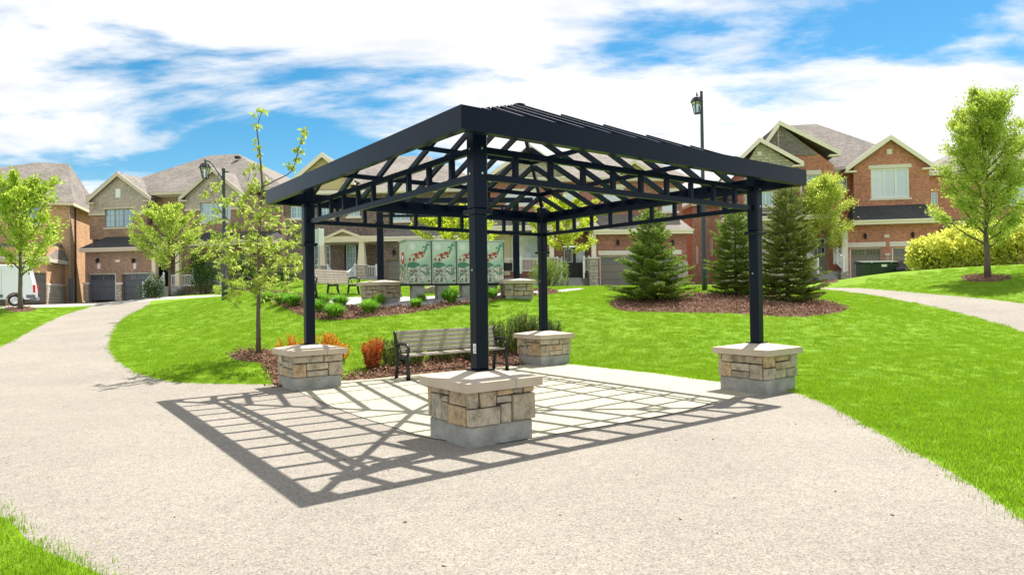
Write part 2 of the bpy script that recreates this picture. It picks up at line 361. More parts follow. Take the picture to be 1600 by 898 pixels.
# ------------------------------------------------------------------ rays and terrain
def ray(px, py): return (px - 800) * cR + (449 - py) * cU + FPX * cF
def P3(px, py, Y): d = ray(px, py); return CAM + d * (Y / d[1])
def atz(px, py, z): d = ray(px, py); return CAM + d * ((z - CAMH) / d[2])
PC = np.array([.155, 10.482]); TH = .644
D1 = np.array([-math.sin(TH), math.cos(TH)]); D2 = np.array([math.cos(TH), math.sin(TH)])
ctrl = [(600, 498, 16), (520, 500, 16.3), (700, 482, 17), (760, 470, 18), (640, 470, 18.5), (560, 468, 19.5), (840, 458, 20), (700, 460, 20.5),
    (620, 540, 13.9), (500, 540, 14.2), (560, 556, 13.3), (700, 530, 15.0), (480, 497, 16.5), (440, 478, 19), (390, 452, 24), (400, 500, 18.3), (404, 550, 13.6), (330, 560, 14),
    (180, 550, 16.2), (200, 520, 19.0), (230, 478, 31), (300, 500, 20), (350, 475, 24), (300, 468, 30), (60, 560, 15), (90, 520, 20), (120, 500, 26), (150, 480, 36), (0, 545, 16), (0, 500, 24),
    (30, 483, 27), (-60, 500, 24), (-60, 484, 36), (190, 473, 48), (0, 478, 46), (300, 466, 44), (400, 458, 40), (265, 462, 40), (850, 453, 24), (890, 449, 32), (960, 447, 30), (600, 451, 30), (750, 449, 30), (500, 455, 30),
    (960, 476, 20), (1018, 464, 21.5), (1150, 458, 24), (1240, 494, 17), (1320, 482, 19), (1230, 470, 21.5), (1040, 496, 17.5), (900, 500, 16.8), (980, 540, 14.6), (1100, 520, 15.6), (1100, 565, 13.0),
    (1080, 450, 30), (1290, 450, 33), (1400, 460, 25), (1450, 475, 21), (1600, 519, 16), (1600, 473, 20), (1700, 490, 18), (1400, 600, 10.4), (1300, 600, 10.6), (1600, 650, 7.7), (1400, 540, 14.2), (1300, 540, 14.4), (1500, 560, 12), (1600, 580, 11),
    (1700, 600, 10), (1545, 429, 26), (1600, 413, 31), (1440, 421.5, 32), (1402, 424, 33), (1330, 433, 34), (1700, 405, 30), (1500, 446, 23.5), (1500, 417, 31.5), (1300, 445, 37), (1200, 446, 34)]
cw = [P3(*c) for c in ctrl]
for X, Y, Z in [(-8, 8, 0), (-5, 10, 0), (-7, 12, .0), (8, 6, 0), (6, 8, 0), (10, 3, 0), (-10, 4, 0), (0, 4, 0), (-4, 6, 0), (4, 6, 0), (0, 0, 0), (10, -6, 0), (-10, -6, 0), (0, -8, 0), (12, 8, .02), (-12, 9, 0), (-11, 12, .03),
    (-60, 50, 1.0), (-30, 60, 1.35), (0, 60, 1.7), (30, 60, 2.1), (60, 50, 2.6), (0, 42, 1.6), (12, 44, 1.9), (22, 46, 2.1), (-12, 44, 1.5), (-60, 20, .8), (60, 20, 1.5), (-60, 90, 1.2), (0, 90, 1.8), (60, 90, 2.4), (40, 40, 2.6), (19.5, 38.5, 1.9), (24, 38.5, 2.1), (25, 10, .3), (-30, 15, .4), (-25, 3, 0), (25, 0, 0)]:
    cw.append(np.array([X, Y, Z], float))
for a in (-3, -1, 1, 3):
    for b in (-3, -1, 1, 3):
        q = PC + a * D1 + b * D2; cw.append(np.array([q[0], q[1], 0]))
cw = np.array(cw); XY = cw[:, :2]
def _U(r): return np.where(r > 1e-9, r * r * np.log(r + 1e-12), 0)
_n = len(cw); _K = _U(np.linalg.norm(XY[:, None] - XY[None], axis=2)) + np.eye(_n) * .12
_P = np.c_[np.ones(_n), XY]; _A = np.block([[_K, _P], [_P.T, np.zeros((3, 3))]])
_c = np.linalg.solve(_A, np.r_[cw[:, 2], 0, 0, 0])
def sst(x): x = np.clip(x, 0, 1); return x * x * (3 - 2 * x)
def H(X, Y):
    X = np.atleast_1d(np.asarray(X, float)); Y = np.atleast_1d(np.asarray(Y, float))
    Xc = np.clip(X, -70, 70); Yc = np.clip(Y, -10, 95)
    out = np.empty(len(X))
    for s in range(0, len(X), 4000):
        r = np.hypot(Xc[s:s+4000, None] - XY[None, :, 0], Yc[s:s+4000, None] - XY[None, :, 1])
        out[s:s+4000] = _U(r) @ _c[:_n] + _c[_n] + _c[_n+1] * Xc[s:s+4000] + _c[_n+2] * Yc[s:s+4000]
    a = (X - PC[0]) * D1[0] + (Y - PC[1]) * D1[1]; b = (X - PC[0]) * D2[0] + (Y - PC[1]) * D2[1]
    m = sst((np.maximum(np.abs(a), np.abs(b)) - 3.0) / 1.2)
    m = np.minimum(m, sst((Y + .25 * np.abs(X) * (X < 0) - 7) / 3))
    return out * m
def h1(x, y): return float(H([x], [y])[0])
_T = np.r_[np.linspace(1.5, 20, 300), np.linspace(20.1, 70, 250)]
def G(px, py):
    d = ray(px, py); d = d / d[1]; P = CAM[None] + d[None] * _T[:, None]; g = P[:, 2] - H(P[:, 0], P[:, 1])
    i = np.where(g < 0)[0]
    if len(i) == 0: return P[-1]
    i = i[0]
    if i == 0: return P[0]
    k = g[i-1] / (g[i-1] - g[i]); p = P[i-1] + (P[i] - P[i-1]) * k; return p
def Gf(px, Y):
    d = ray(px, 449); x = d[0] / d[1] * Y; return np.array([x, Y, h1(x, Y)])
def curve(pts, sub=5, closed=False):
    out = []; n = len(pts); P = [np.array(p, float) for p in pts]
    for i in range(n - 1 if not closed else n):
        p0 = P[(i-1) % n] if closed or i > 0 else P[0]; p1 = P[i]; p2 = P[(i+1) % n]; p3 = P[(i+2) % n] if closed or i + 2 < n else P[-1]
        for k in range(sub):
            t = k / sub; out.append(.5 * ((2*p1) + (-p0+p2)*t + (2*p0-5*p1+4*p2-p3)*t*t + (-p0+3*p1-3*p2+p3)*t**3))
    if not closed: out.append(P[-1])
    return out
def pxpoly(pts, sub=5, closed=False): return [tuple(G(*p)[:2]) for p in curve(pts, sub, closed)]
def ell(cx, cy, rx, ry, n=28, seed=0):
    rr = np.random.default_rng(seed); out = []
    for i in range(n):
        a = 2 * math.pi * i / n; k = 1 + .07 * math.sin(3 * a + seed) + .04 * rr.normal(); out.append((cx + rx * k * math.cos(a), cy + ry * k * math.sin(a)))
    return out
# regions -------------------------------------------------------------
pathR = pxpoly([(1236, 611), (1300, 635), (1400, 690), (1500, 745), (1600, 812)], 6)
pathL = pxpoly([(440, 603), (410, 600), (300, 598), (240, 590), (196, 572), (172, 546), (176, 520), (196, 496), (232, 477)], 6)
leftup = pxpoly([(136, 481), (100, 492), (60, 510), (20, 532), (-30, 556)], 6)
leftlow = pxpoly([(-30, 788), (20, 818), (50, 848), (100, 872), (150, 893), (190, 925)], 5)
asph = pathR + [(9, 1.5), (12, -6), (-14, -6), (-3.2, 1.0)] + leftlow[::-1] + [(-16, 6), (-16, 10)] + leftup[::-1] + pathL[::-1] + [tuple(PC - 2.4 * D1 * -1 - 2.4 * D2), tuple(PC), ]
pad = [tuple(atz(x, y, 0)[:2]) for x, y in curve([(446, 601), (500, 627), (560, 650), (620, 669), (672, 684), (760, 694), (832, 684), (885, 675), (986, 658), (1070, 642), (1128, 624), (1236, 611)], 3)[:-1]] + \
      [tuple(atz(x, y, 0)[:2]) for x, y in [(1236, 611), (1128, 597), (1025, 583), (899, 569.5), (850, 566), (805, 571), (700, 580), (600, 589.5), (533, 595)]]
sbed = pxpoly([(530, 596), (540, 588), (560, 584), (590, 576), (640, 566), (700, 557), (760, 550), (806, 546), (842, 552), (838, 567), (805, 571), (700, 580), (600, 589.5), (533, 595.5)], 2)
lbed = pxpoly([(360, 556), (376, 549), (404, 546), (430, 548), (446, 560), (446, 602), (424, 598), (418, 578), (404, 567), (378, 565)], 3, True)
mbed = pxpoly([(388, 452), (405, 462), (440, 478), (480, 496), (520, 500), (560, 498), (640, 489), (700, 480), (760, 471), (820, 463), (866, 459), (868, 455), (840, 452), (760, 456), (650, 464), (560, 466), (500, 462), (440, 455)], 3, True)
slab_ = pxpoly([(500, 471), (560, 478), (640, 478), (700, 473), (762, 467), (842, 458), (842, 454.5), (760, 459), (650, 463), (560, 464), (500, 465)], 2, True)
rbed = pxpoly([(953, 474), (975, 466), (1020, 461), (1090, 458), (1150, 458.5), (1230, 464), (1300, 473), (1322, 483), (1300, 490), (1240, 495), (1150, 490), (1050, 488), (985, 487), (958, 481)], 4, True)
path2 = pxpoly([(1700, 565), (1600, 519), (1483, 485), (1371, 462.5), (1284, 451.5)], 5) + pxpoly([(1280, 449.3), (1340, 450), (1402, 454.7), (1451, 459), (1530, 466), (1600, 474), (1700, 488)], 5)
strip = pxpoly([(852, 459), (912, 452), (905, 450), (852, 455)], 2, True)
t7r = pxpoly(ell(1540, 434.5, 40, 6, seed=2), 1); t1r = pxpoly(ell(32, 484, 24, 3.4, seed=3), 1); bedR2 = pxpoly(ell(1290, 439, 22, 3, seed=5), 1)
walk = [(-80, 37.5), (-80, 39.8), (-26, 39.6), (-8, 38), (10, 40), (30, 45), (70, 52), (70, 50), (30, 43), (10, 38.2), (-8, 36), (-26, 37.6)]
road = [(-80, 41.5), (-80, 46), (-26, 46.2), (-8, 45), (10, 46), (30, 50), (70, 58), (70, 53), (30, 46), (10, 41), (-8, 39.2), (-26, 41.4)]
drv = [tuple(P3(20, 475, 56)[:2]), tuple(P3(236, 475, 55)[:2]), tuple(P3(214, 475, 38)[:2]), tuple(P3(0, 475, 38)[:2])]
drvE = [tuple(P3(1320, 440, 60)[:2]), tuple(P3(1460, 440, 58)[:2]), tuple(P3(1470, 440, 44)[:2]), tuple(P3(1330, 440, 44)[:2])]
con = [tuple(Gf(x, y)[:2]) for x, y in ((135, 36), (232, 36), (228, 31), (150, 31))]
spreadpath = [pathL[-1], leftup[0]] + [tuple(P3(150, 475, 37.7)[:2]), tuple(P3(236, 475, 37)[:2])]
regions = [('pad', [pad]), ('slab', [slab_]), ('mulch', [sbed, lbed, mbed, rbed, t7r, t1r, bedR2]), ('asphalt', [asph, spreadpath, path2]), ('walk', [walk, strip]), ('drive', [drv, drvE]), ('road', [road])]
pts = []; k = 0; r = 1.5
while r < 900:
    for a in np.arange(-58, 58.1, 1.6): pts.append((r * math.sin(R(a)) + .001 * (k % 7), r * math.cos(R(a))))
    for a in np.arange(66, 294, 12): pts.append((r * math.sin(R(a)), r * math.cos(R(a))))
    r *= 1.055; k += 1
vs = [Vector(p) for p in pts]; ed = []
for nme, polys in regions:
    for poly in polys:
        n = len(vs); vs += [Vector(p) for p in poly]; ed += [(n + i, n + (i + 1) % len(poly)) for i in range(len(poly))]
res = delaunay_2d_cdt(vs, ed, [], 0, 1e-4)
V = np.array([v[:] for v in res[0]]); T = np.array([t for t in res[2] if len(t) == 3]); HZ = H(V[:, 0], V[:, 1])
cen = V[T].mean(axis=1); lab = np.full(len(T), -1)
for i, (nme, polys) in reversed(list(enumerate(regions))):
    for poly in polys: lab[inpoly_np(cen[:, 0], cen[:, 1], poly)] = i
def submesh(mask, name, m, dz=0.0, kindname=None):
    t = T[mask]; u, inv = np.unique(t, return_inverse=True); vv = np.c_[V[u], HZ[u] + dz]
    a, b, c = V[t[:, 0]], V[t[:, 1]], V[t[:, 2]]
    flip = ((b[:, 0]-a[:, 0])*(c[:, 1]-a[:, 1]) - (b[:, 1]-a[:, 1])*(c[:, 0]-a[:, 0])) < 0
    q = inv.reshape(-1, 3).copy(); q[flip] = q[flip][:, ::-1]
    me = npmesh(name, vv, q, m, True); me.polygons.foreach_set('use_smooth', np.ones(len(q), bool))
    o = link(bpy.data.objects.new(name, me)); o['kind'] = 'structure'; return o
lawn = submesh(lab == -1, 'lawn', 'lawn')
for i, (nme, mt, nm) in enumerate([('pad', 'pad', 'concrete_pad'), ('slab', 'concrete', 'concrete_slab'), ('mulch', 'mulch', 'mulch_bed'), ('asphalt', 'asphalt', 'path'), ('walk', 'concrete', 'pavement'), ('drive', 'concrete', 'driveway'), ('road', 'street', 'road')]):
    submesh(lab == i, nm, mt)
# ------------------------------------------------------------------ scattered grass / chips
def tuft(name, n, hgt, wd, spread, m, seed, bend=.5):
    rr = np.random.default_rng(seed); v = []; f = []
    for i in range(n):
        a = rr.uniform(0, 6.283); x, y = rr.normal(0, spread, 2); h = hgt * rr.uniform(.55, 1.2); b = h * rr.uniform(.1, bend); ca, sa = math.cos(a), math.sin(a)
        w2 = wd * rr.uniform(.7, 1.2) / 2; k = len(v); pa = a + 1.57; px_, py_ = math.cos(pa) * w2, math.sin(pa) * w2
        v += [(x - px_, y - py_, -.02), (x + px_, y + py_, -.02), (x + ca * b * .4 + px_ * .8, y + sa * b * .4 + py_ * .8, h * .6), (x + ca * b * .4 - px_ * .8, y + sa * b * .4 - py_ * .8, h * .6), (x + ca * b, y + sa * b, h)]
        f += [(k, k+1, k+2), (k, k+2, k+3), (k+3, k+2, k+4)]
    o = bpy.data.objects.new(name, npmesh(name, v, f, m, True)); return o
def scatter(name, mask, protos, dens_fn, smin, smax, mat_, tilt=.15, maxn=60000, clear=None):
    t = T[mask]; a, b, c = V[t[:, 0]], V[t[:, 1]], V[t[:, 2]]; ar = np.abs((b[:, 0]-a[:, 0])*(c[:, 1]-a[:, 1]) - (b[:, 1]-a[:, 1])*(c[:, 0]-a[:, 0])) / 2
    ce = (a + b + c) / 3; vis = (ce[:, 1] > 2.5) & (np.abs(ce[:, 0] / np.maximum(ce[:, 1], .1)) < .86)
    n = rng.poisson(np.where(vis, ar * dens_fn(ce[:, 0], ce[:, 1]), 0)); idx = np.repeat(np.arange(len(t)), n)
    u, v = rng.random((2, len(idx))); s = u + v > 1; u[s] = 1 - u[s]; v[s] = 1 - v[s]
    p = a[idx] + u[:, None] * (b - a)[idx] + v[:, None] * (c - a)[idx]
    z = HZ[t[idx, 0]] + u * (HZ[t[idx, 1]] - HZ[t[idx, 0]]) + v * (HZ[t[idx, 2]] - HZ[t[idx, 0]])
    me = bpy.data.meshes.new(name); me.vertices.add(len(p)); me.vertices.foreach_set('co', np.c_[p, z].astype(np.float32).ravel())
    o = link(bpy.data.objects.new(name, me)); o['kind'] = 'stuff'
    ng = bpy.data.node_groups.new(name, 'GeometryNodeTree'); ng.interface.new_socket('Geometry', in_out='INPUT', socket_type='NodeSocketGeometry'); ng.interface.new_socket('Geometry', in_out='OUTPUT', socket_type='NodeSocketGeometry')
    gi = ng.nodes.new('NodeGroupInput'); go = ng.nodes.new('NodeGroupOutput')
    m2p = ng.nodes.new('GeometryNodeMeshToPoints'); ng.links.new(gi.outputs[0], m2p.inputs[0])
    jn = ng.nodes.new('GeometryNodeJoinGeometry')
    for pr in protos:
        oi = ng.nodes.new('GeometryNodeObjectInfo'); oi.inputs[0].default_value = pr; oi.inputs['As Instance'].default_value = True; ng.links.new(oi.outputs['Geometry'], jn.inputs[0])
    iop = ng.nodes.new('GeometryNodeInstanceOnPoints'); ng.links.new(m2p.outputs[0], iop.inputs['Points']); ng.links.new(jn.outputs[0], iop.inputs['Instance']); iop.inputs['Pick Instance'].default_value = True
    rv = ng.nodes.new('FunctionNodeRandomValue'); rv.data_type = 'FLOAT_VECTOR'; rv.inputs[0].default_value = (-tilt, -tilt, 0); rv.inputs[1].default_value = (tilt, tilt, 6.283); ng.links.new(rv.outputs[0], iop.inputs['Rotation'])
    rs = ng.nodes.new('FunctionNodeRandomValue'); rs.data_type = 'FLOAT'; rs.inputs[2].default_value = smin; rs.inputs[3].default_value = smax; rs.inputs['Seed'].default_value = 5; ng.links.new(rs.outputs[1], iop.inputs['Scale'])
    ng.links.new(iop.outputs[0], go.inputs[0])
    md = o.modifiers.new('scatter', 'NODES'); md.node_group = ng; me.materials.append(MATS[mat_])
    print(name, len(p)); return o
gp = [tuft('grass_tuft', 46, .029, .0045, .065, 'grassblade', 11 + i, .9) for i in range(3)]
def gd(X, Y):
    r_ = np.hypot(X, Y); return np.clip(210 * (9 / np.maximum(r_, 4)) ** 1.05, 40, 230) * (r_ < 36)
g = scatter('lawn_grass', lab == -1, gp, gd, .7, 1.35, 'grassblade'); tag(g, 'short bright green mown grass over the whole lawn', 'grass')
def chipproto(i):
    b = MB(); rr = random.Random(i)
    for k in range(9):
        x, y = rr.gauss(0, .06), rr.gauss(0, .06); a = rr.uniform(0, 3.14); l = rr.uniform(.015, .04)
        b.beam((x, y, .004), (x + math.cos(a) * l, y + math.sin(a) * l, .004 + rr.uniform(0, .02)), rr.uniform(.008, .016), .005)
    return bpy.data.objects.new('bark_chip', b.mesh('bark_chip', 'chip'))
cp = [chipproto(i) for i in range(3)]
g = scatter('bark_mulch', lab == 2, cp, lambda X, Y: np.clip(110 * (14 / np.hypot(X, Y)), 30, 130), .9, 1.8, 'chip', .5); tag(g, 'loose brown bark chips covering the planting beds', 'mulch')

def debproto(i):
    b = MB(); rr = random.Random(90 + i); l = rr.uniform(.012, .03); b.beam((0, 0, .004), (l, l * .3, .006), rr.uniform(.006, .014), .005); return bpy.data.objects.new('debris', b.mesh('debris', 'stem'))
g = scatter('path_debris', lab == 3, [debproto(i) for i in range(4)], lambda X, Y: np.where(np.hypot(X, Y) < 16, 1.0, .0), .4, 1.0, 'stem', .2); tag(g, 'tiny dark twigs and bark bits lying on the path', 'debris')
# ------------------------------------------------------------------ stone piers
FACES = {0: [(0, 0, .53, .22), (.53, 0, 1, .45), (0, .22, .13, 1), (.13, .22, .34, 1), (.34, .22, .53, .42), (.34, .42, .53, 1), (.53, .45, 1, 1)],
         1: [(0, 0, .15, .48), (.15, 0, .4, .48), (.4, 0, .66, .2), (.4, .2, .64, .42), (.66, 0, .82, .2), (.82, 0, 1, .2), (.64, .2, 1, 1), (0, .48, .47, 1), (.47, .42, .64, 1)],
         2: [(0, 0, .3, .5), (.3, 0, .75, .28), (.75, 0, 1, .6), (.3, .28, .75, .6), (0, .5, .3, 1), (.3, .6, .65, 1), (.65, .6, 1, 1)],
         3: [(0, 0, .6, .35), (.6, 0, 1, .35), (0, .35, .25, 1), (.25, .35, .7, .7), (.7, .35, 1, 1), (.25, .7, .7, 1)]}
def pier(loc, rz, label, order, hb=.2, ht=.545, S=.41, seed=0, capS=.468, hole=None):
    rr = random.Random(seed)
    t = empty('stone_pier', loc, rz, label, 'pier', 'stone piers with concrete caps')
    MB().cbox((-.39, -.39, -.3), (.39, .39, hb), .012).build('plinth', 'plinth', t)
    MB().box((-S + .035, -S + .035, hb), (S - .035, S - .035, ht - .002)).build('mortar_core', 'mortar', t)
    for fi, pat in enumerate(order):
        flip = fi % 2 == 1
        full = S if fi % 2 == 0 else S - .062
        M4 = Matrix.Rotation(-math.pi / 2 * fi, 4, 'Z') if True else None
        for (x0, y0, x1, y1) in FACES[pat]:
            g_ = .0075; a0 = -full + x0 * 2 * full + g_; a1 = -full + x1 * 2 * full - g_; z1 = ht - y0 * (ht - hb) - g_; z0 = ht - y1 * (ht - hb) + g_
            pr = rr.uniform(-.012, .016); bm = bmesh.new(); bmesh.ops.create_cube(bm, size=1)
            for v in bm.verts: v.co = Vector(((a0 + a1) / 2 + v.co.x * (a1 - a0), -S + .03 - pr / 2 + v.co.y * (.06 + pr), (z0 + z1) / 2 + v.co.z * (z1 - z0)))
            bmesh.ops.bevel(bm, geom=bm.edges[:], offset=.009, segments=1, affect='EDGES')
            for v in bm.verts: v.co += Vector((rr.uniform(-.005, .005), rr.uniform(-.009, .006), rr.uniform(-.005, .005)))
            bm.transform(M4); b = MB(); bm.verts.index_update(); b.add([v.co[:] for v in bm.verts], [[v.index for v in f.verts] for f in bm.faces]); bm.free()
            b.build('stone', 'stone', t)
    # cap: two slabs with a joint, pyramidal top
    c = capS; z0, z1, z2 = ht + .002, ht + .093, ht + .155
    for s_ in (0, 1):
        x0, x1 = ((-c, .117) if s_ == 0 else (.123, c))
        b = MB(); k = .1
        def zt(x, y): return z1 + (z2 - z1) * min(1, (1 - max(abs(x), abs(y)) / c) / (1 - k / c))
        xs = [x0] + [x for x in (-k, k) if x0 < x < x1] + [x1]
        # build top by polygons of the frustum clipped to the slab: sample grid
        n = 14; gx = np.linspace(x0, x1, n if s_ == 0 else 8); gy = np.linspace(-c, c, 19); vs_ = []; fs_ = []
        for x in gx:
            for y in gy: vs_.append((x, y, zt(x, y)))
        ny = len(gy)
        for i in range(len(gx) - 1):
            for j in range(ny - 1): fs_.append((i * ny + j, (i+1) * ny + j, (i+1) * ny + j + 1, i * ny + j + 1))
        base = len(vs_); ring = [i * ny for i in range(len(gx))] + [(len(gx)-1) * ny + j for j in range(1, ny)] + [i * ny + ny - 1 for i in range(len(gx)-2, -1, -1)] + [j for j in range(ny-2, 0, -1)]
        for i in ring: vs_.append((vs_[i][0], vs_[i][1], z0))
        m_ = len(ring)
        for i in range(m_): fs_.append((ring[i], ring[(i+1) % m_], base + (i+1) % m_, base + i))
        fs_.append(tuple(base + i for i in range(m_)))
        b.add(vs_, fs_); b.build('cap_slab', 'cap', t)
    return t
W = 5.069
def pav(a, b, z=0): q = PC + a * D1 + b * D2; return (q[0], q[1], z)
# pier local frame: x along D2, y along D1
pier(pav(-W/2, -W/2), TH, 'stone pier nearest the camera, holding the front column of the black pavilion', [1, 0, 2, 3], seed=3)
pier(pav(W/2, -W/2), TH, 'stone pier of the black pavilion beside the sapling at the path edge', [3, 2, 0, 1], seed=5)
pier(pav(-W/2, W/2), TH, 'stone pier of the black pavilion at the right edge of the concrete pad', [2, 3, 1, 0], seed=8)
pier(pav(W/2, W/2), TH, 'stone pier of the black pavilion at the back of the pad, right of the bench', [3, 1, 2, 0], seed=9)
# ------------------------------------------------------------------ pavilion
pv = empty('garden_pavilion', pav(0, 0), TH, 'large black steel open lattice pavilion on four stone piers over the pad', 'pavilion')
h = W / 2; E_ = 3.07
def sgn(): return [(-1, -1), (1, -1), (-1, 1), (1, 1)]
for sx, sy in sgn():
    x, y = sx * h, sy * h
    c = MB().cbox((x - .078, y - .078, .70), (x + .078, y + .078, 2.37), .022).build('column', 'steel', pv)
    MB().cbox((x - .09, y - .09, 2.371), (x + .09, y + .09, 3.33), .03).build('upper_sleeve', 'steel', c)
    MB().cbox((x - .118, y - .118, 2.335), (x + .118, y + .118, 2.385), .012).build('collar', 'steel', c)
    MB().cbox((x - .115, y - .115, .697), (x + .115, y + .115, .712), .003).build('base_plate', 'steel', c)
    for fx, fy in ((-sx, 0), (0, -sy), (sx, 0), (0, sy)):
        for z in (2.76, 3.02):
            b = MB().lathe((x + fx * .094, y + fy * .094, z), [(.014, -.004), (.014, .004)], 8, 'x' if fx else 'y'); b.build('bolt', 'bolt', c)
    for a in (-1, 1): MB().lathe((x + a * .0805, y, 1.75), [(.012, -.004), (.012, .004)], 8, 'x').build('bolt', 'bolt', c)
# sticker on the front column (left face, -x local ... facing the camera left)
s = MB().box((-h - .0795, -h - .05, .88), (-h - .0782, -h + .004, .98)).build('notice_sticker', 'white', pv)
b = MB()
for i in range(6): b.box((-h - .0802, -h - .044, .892 + i * .0135), (-h - .0796, -h - .004 - .008 * (i % 3), .898 + i * .0135))
b.build('sticker_print', 'pole', s)
# fascia boards (local x = D2, local y = D1)
FZ0, FZ1 = 3.06, 3.29
e = E_; th_ = .045
joints = {}
for nm_, a, b_ in (('l', (-e, -e), (-e, e)), ('r', (-e + th_, -e), (e, -e)), ('f', (e, -e + th_), (e, e)), ('b', (-e + th_, e), (e - th_, e))):
    mb = MB()
    if nm_ == 'l':
        mb.box((-e, -e, FZ0), (-e + th_, .9, FZ1)); mb2 = MB().box((-e, .904, FZ0), (-e + th_, e, FZ1)); mb2.build('fascia_board', 'steel', pv)
    elif nm_ == 'r': mb.box((-e + th_ + .001, -e, FZ0), (e, -e + th_, FZ1))
    elif nm_ == 'f': mb.box((e - th_, -e + th_ + .001, FZ0), (e, e, FZ1))
    else: mb.box((-e + th_ + .001, e - th_, FZ0), (e - th_ - .001, e, FZ1))
    mb.build('fascia_board', 'steel', pv)
    # bottom flange seen from below
for a, b_ in (((-e + .047, -e + .047), (-e + .085, e - .047)), ((-e + .112, -e + .047), (e - .112, -e + .11)), ((e - .11, -e + .047), (e - .047, e - .047)), ((-e + .112, e - .11), (e - .112, e - .047))):
    MB().box((*a, FZ0 + .002), (*b_, FZ0 + .05)).build('fascia_flange', 'steel', pv)
AZ = 4.53; SL = (AZ - 3.262) / (E_ - .045)
def rz(r_): return AZ - SL * r_
# hips
for sx, sy in sgn():
    MB().beam((sx * .03, sy * .03, AZ - .10), (sx * (e - .05), sy * (e - .05), rz(e - .05) - .10), .06, .10).build('hip_rafter', 'steel', pv)
MB().lathe((0, 0, AZ - .22), [(.09, 0), (.1, .04), (.1, .2), (.02, .23)], 12).build('apex_hub', 'steel', pv)
sp_ = .465
for ax in range(4):
    Mx = Matrix.Rotation(math.pi / 2 * ax, 4, 'Z')
    for i in range(-6, 7):
        q = i * sp_; top = abs(q) + .03
        if top > e - .15: continue
        p0 = Vector((q, -(e - .047), rz(e - .047) - .045)); p1 = Vector((q, -top, rz(top) - .045))
        if i == 0: p1 = Vector((q, -.1, rz(.1) - .045))
        MB().beam(Mx @ p0, Mx @ p1, .058, .085).build('rafter', 'steel', pv)
# purlin rings below the rafters
for r_ in (1.2, 2.15):
    z = rz(r_) - .115
    for ax in range(4):
        Mx = Matrix.Rotation(math.pi / 2 * ax, 4, 'Z'); l = r_ - .035
        MB().beam(Mx @ Vector((-l, -r_, z)), Mx @ Vector((l, -r_, z)), .05, .075).build('purlin', 'steel', pv)
# lattice trusses between columns
for ax in range(4):
    Mx = Matrix.Rotation(math.pi / 2 * ax, 4, 'Z'); l = h - .09
    for z in (3.025, 2.74): MB().beam(Mx @ Vector((-l, -h, z)), Mx @ Vector((l, -h, z)), .05, .07).build('truss_chord', 'steel', pv)
    for i in range(1, 10):
        q = -h + W * i / 10
        MB().beam(Mx @ Vector((q, -h, 2.778)), Mx @ Vector((q, -h, 2.987)), .055, .055, (0, 1, 0)).build('truss_post', 'steel', pv)
# ------------------------------------------------------------------ second pergola on the rise
def pergola():
    Ya, Yb = 18.6, 18.9
    A = P3(595, 436, Ya); B = P3(807, 433, Yb); zg = min(h1(A[0], A[1]), h1(B[0], B[1]))
    za = h1(A[0], A[1]) ; rot = math.atan2(B[1] - A[1], B[0] - A[0]); L_ = math.hypot(B[0] - A[0], B[1] - A[1])
    p = empty('small_pergola', (A[0], A[1], 0), rot, 'small black steel pergola behind the pavilion, over the mailboxes', 'pergola')
    zc = A[2] - .04
    for x in (0, L_):
        c = MB().cbox((x - .09, -.09, zc), (x + .09, .09, 4.15), .02).build('column', 'steel', p)
        MB().cbox((x - .12, -.12, zc + 1.6), (x + .12, .12, zc + 1.65), .01).build('collar', 'steel', c)
    for z in (4.0, 3.74): MB().box((.09, -.035, z - .035), (L_ - .09, .035, z + .035)).build('beam', 'steel', p)
    for i in range(1, 10): x = L_ * i / 10; MB().box((x - .03, -.03, 3.776), (x + .03, .03, 3.964)).build('post', 'steel', p)
    MB().box((-.5, -.045, 4.1), (L_ + .5, .0, 4.25)).build('fascia_board', 'steel', p)
    for i, (x, rot2, lb) in enumerate(((0, .9, 'weathered stone pier left of the mailboxes under the small pergola'), (L_, .2, 'low stone pier right of the mailboxes under the small pergola'))):
        q = Vector((A[0] + math.cos(rot) * x, A[1] + math.sin(rot) * x, 0)); 
        t = pier((q.x, q.y, zc - .69), rot2, lb, [2, 3, 0, 1], seed=20 + i, S=.41, capS=.48)
pergola()
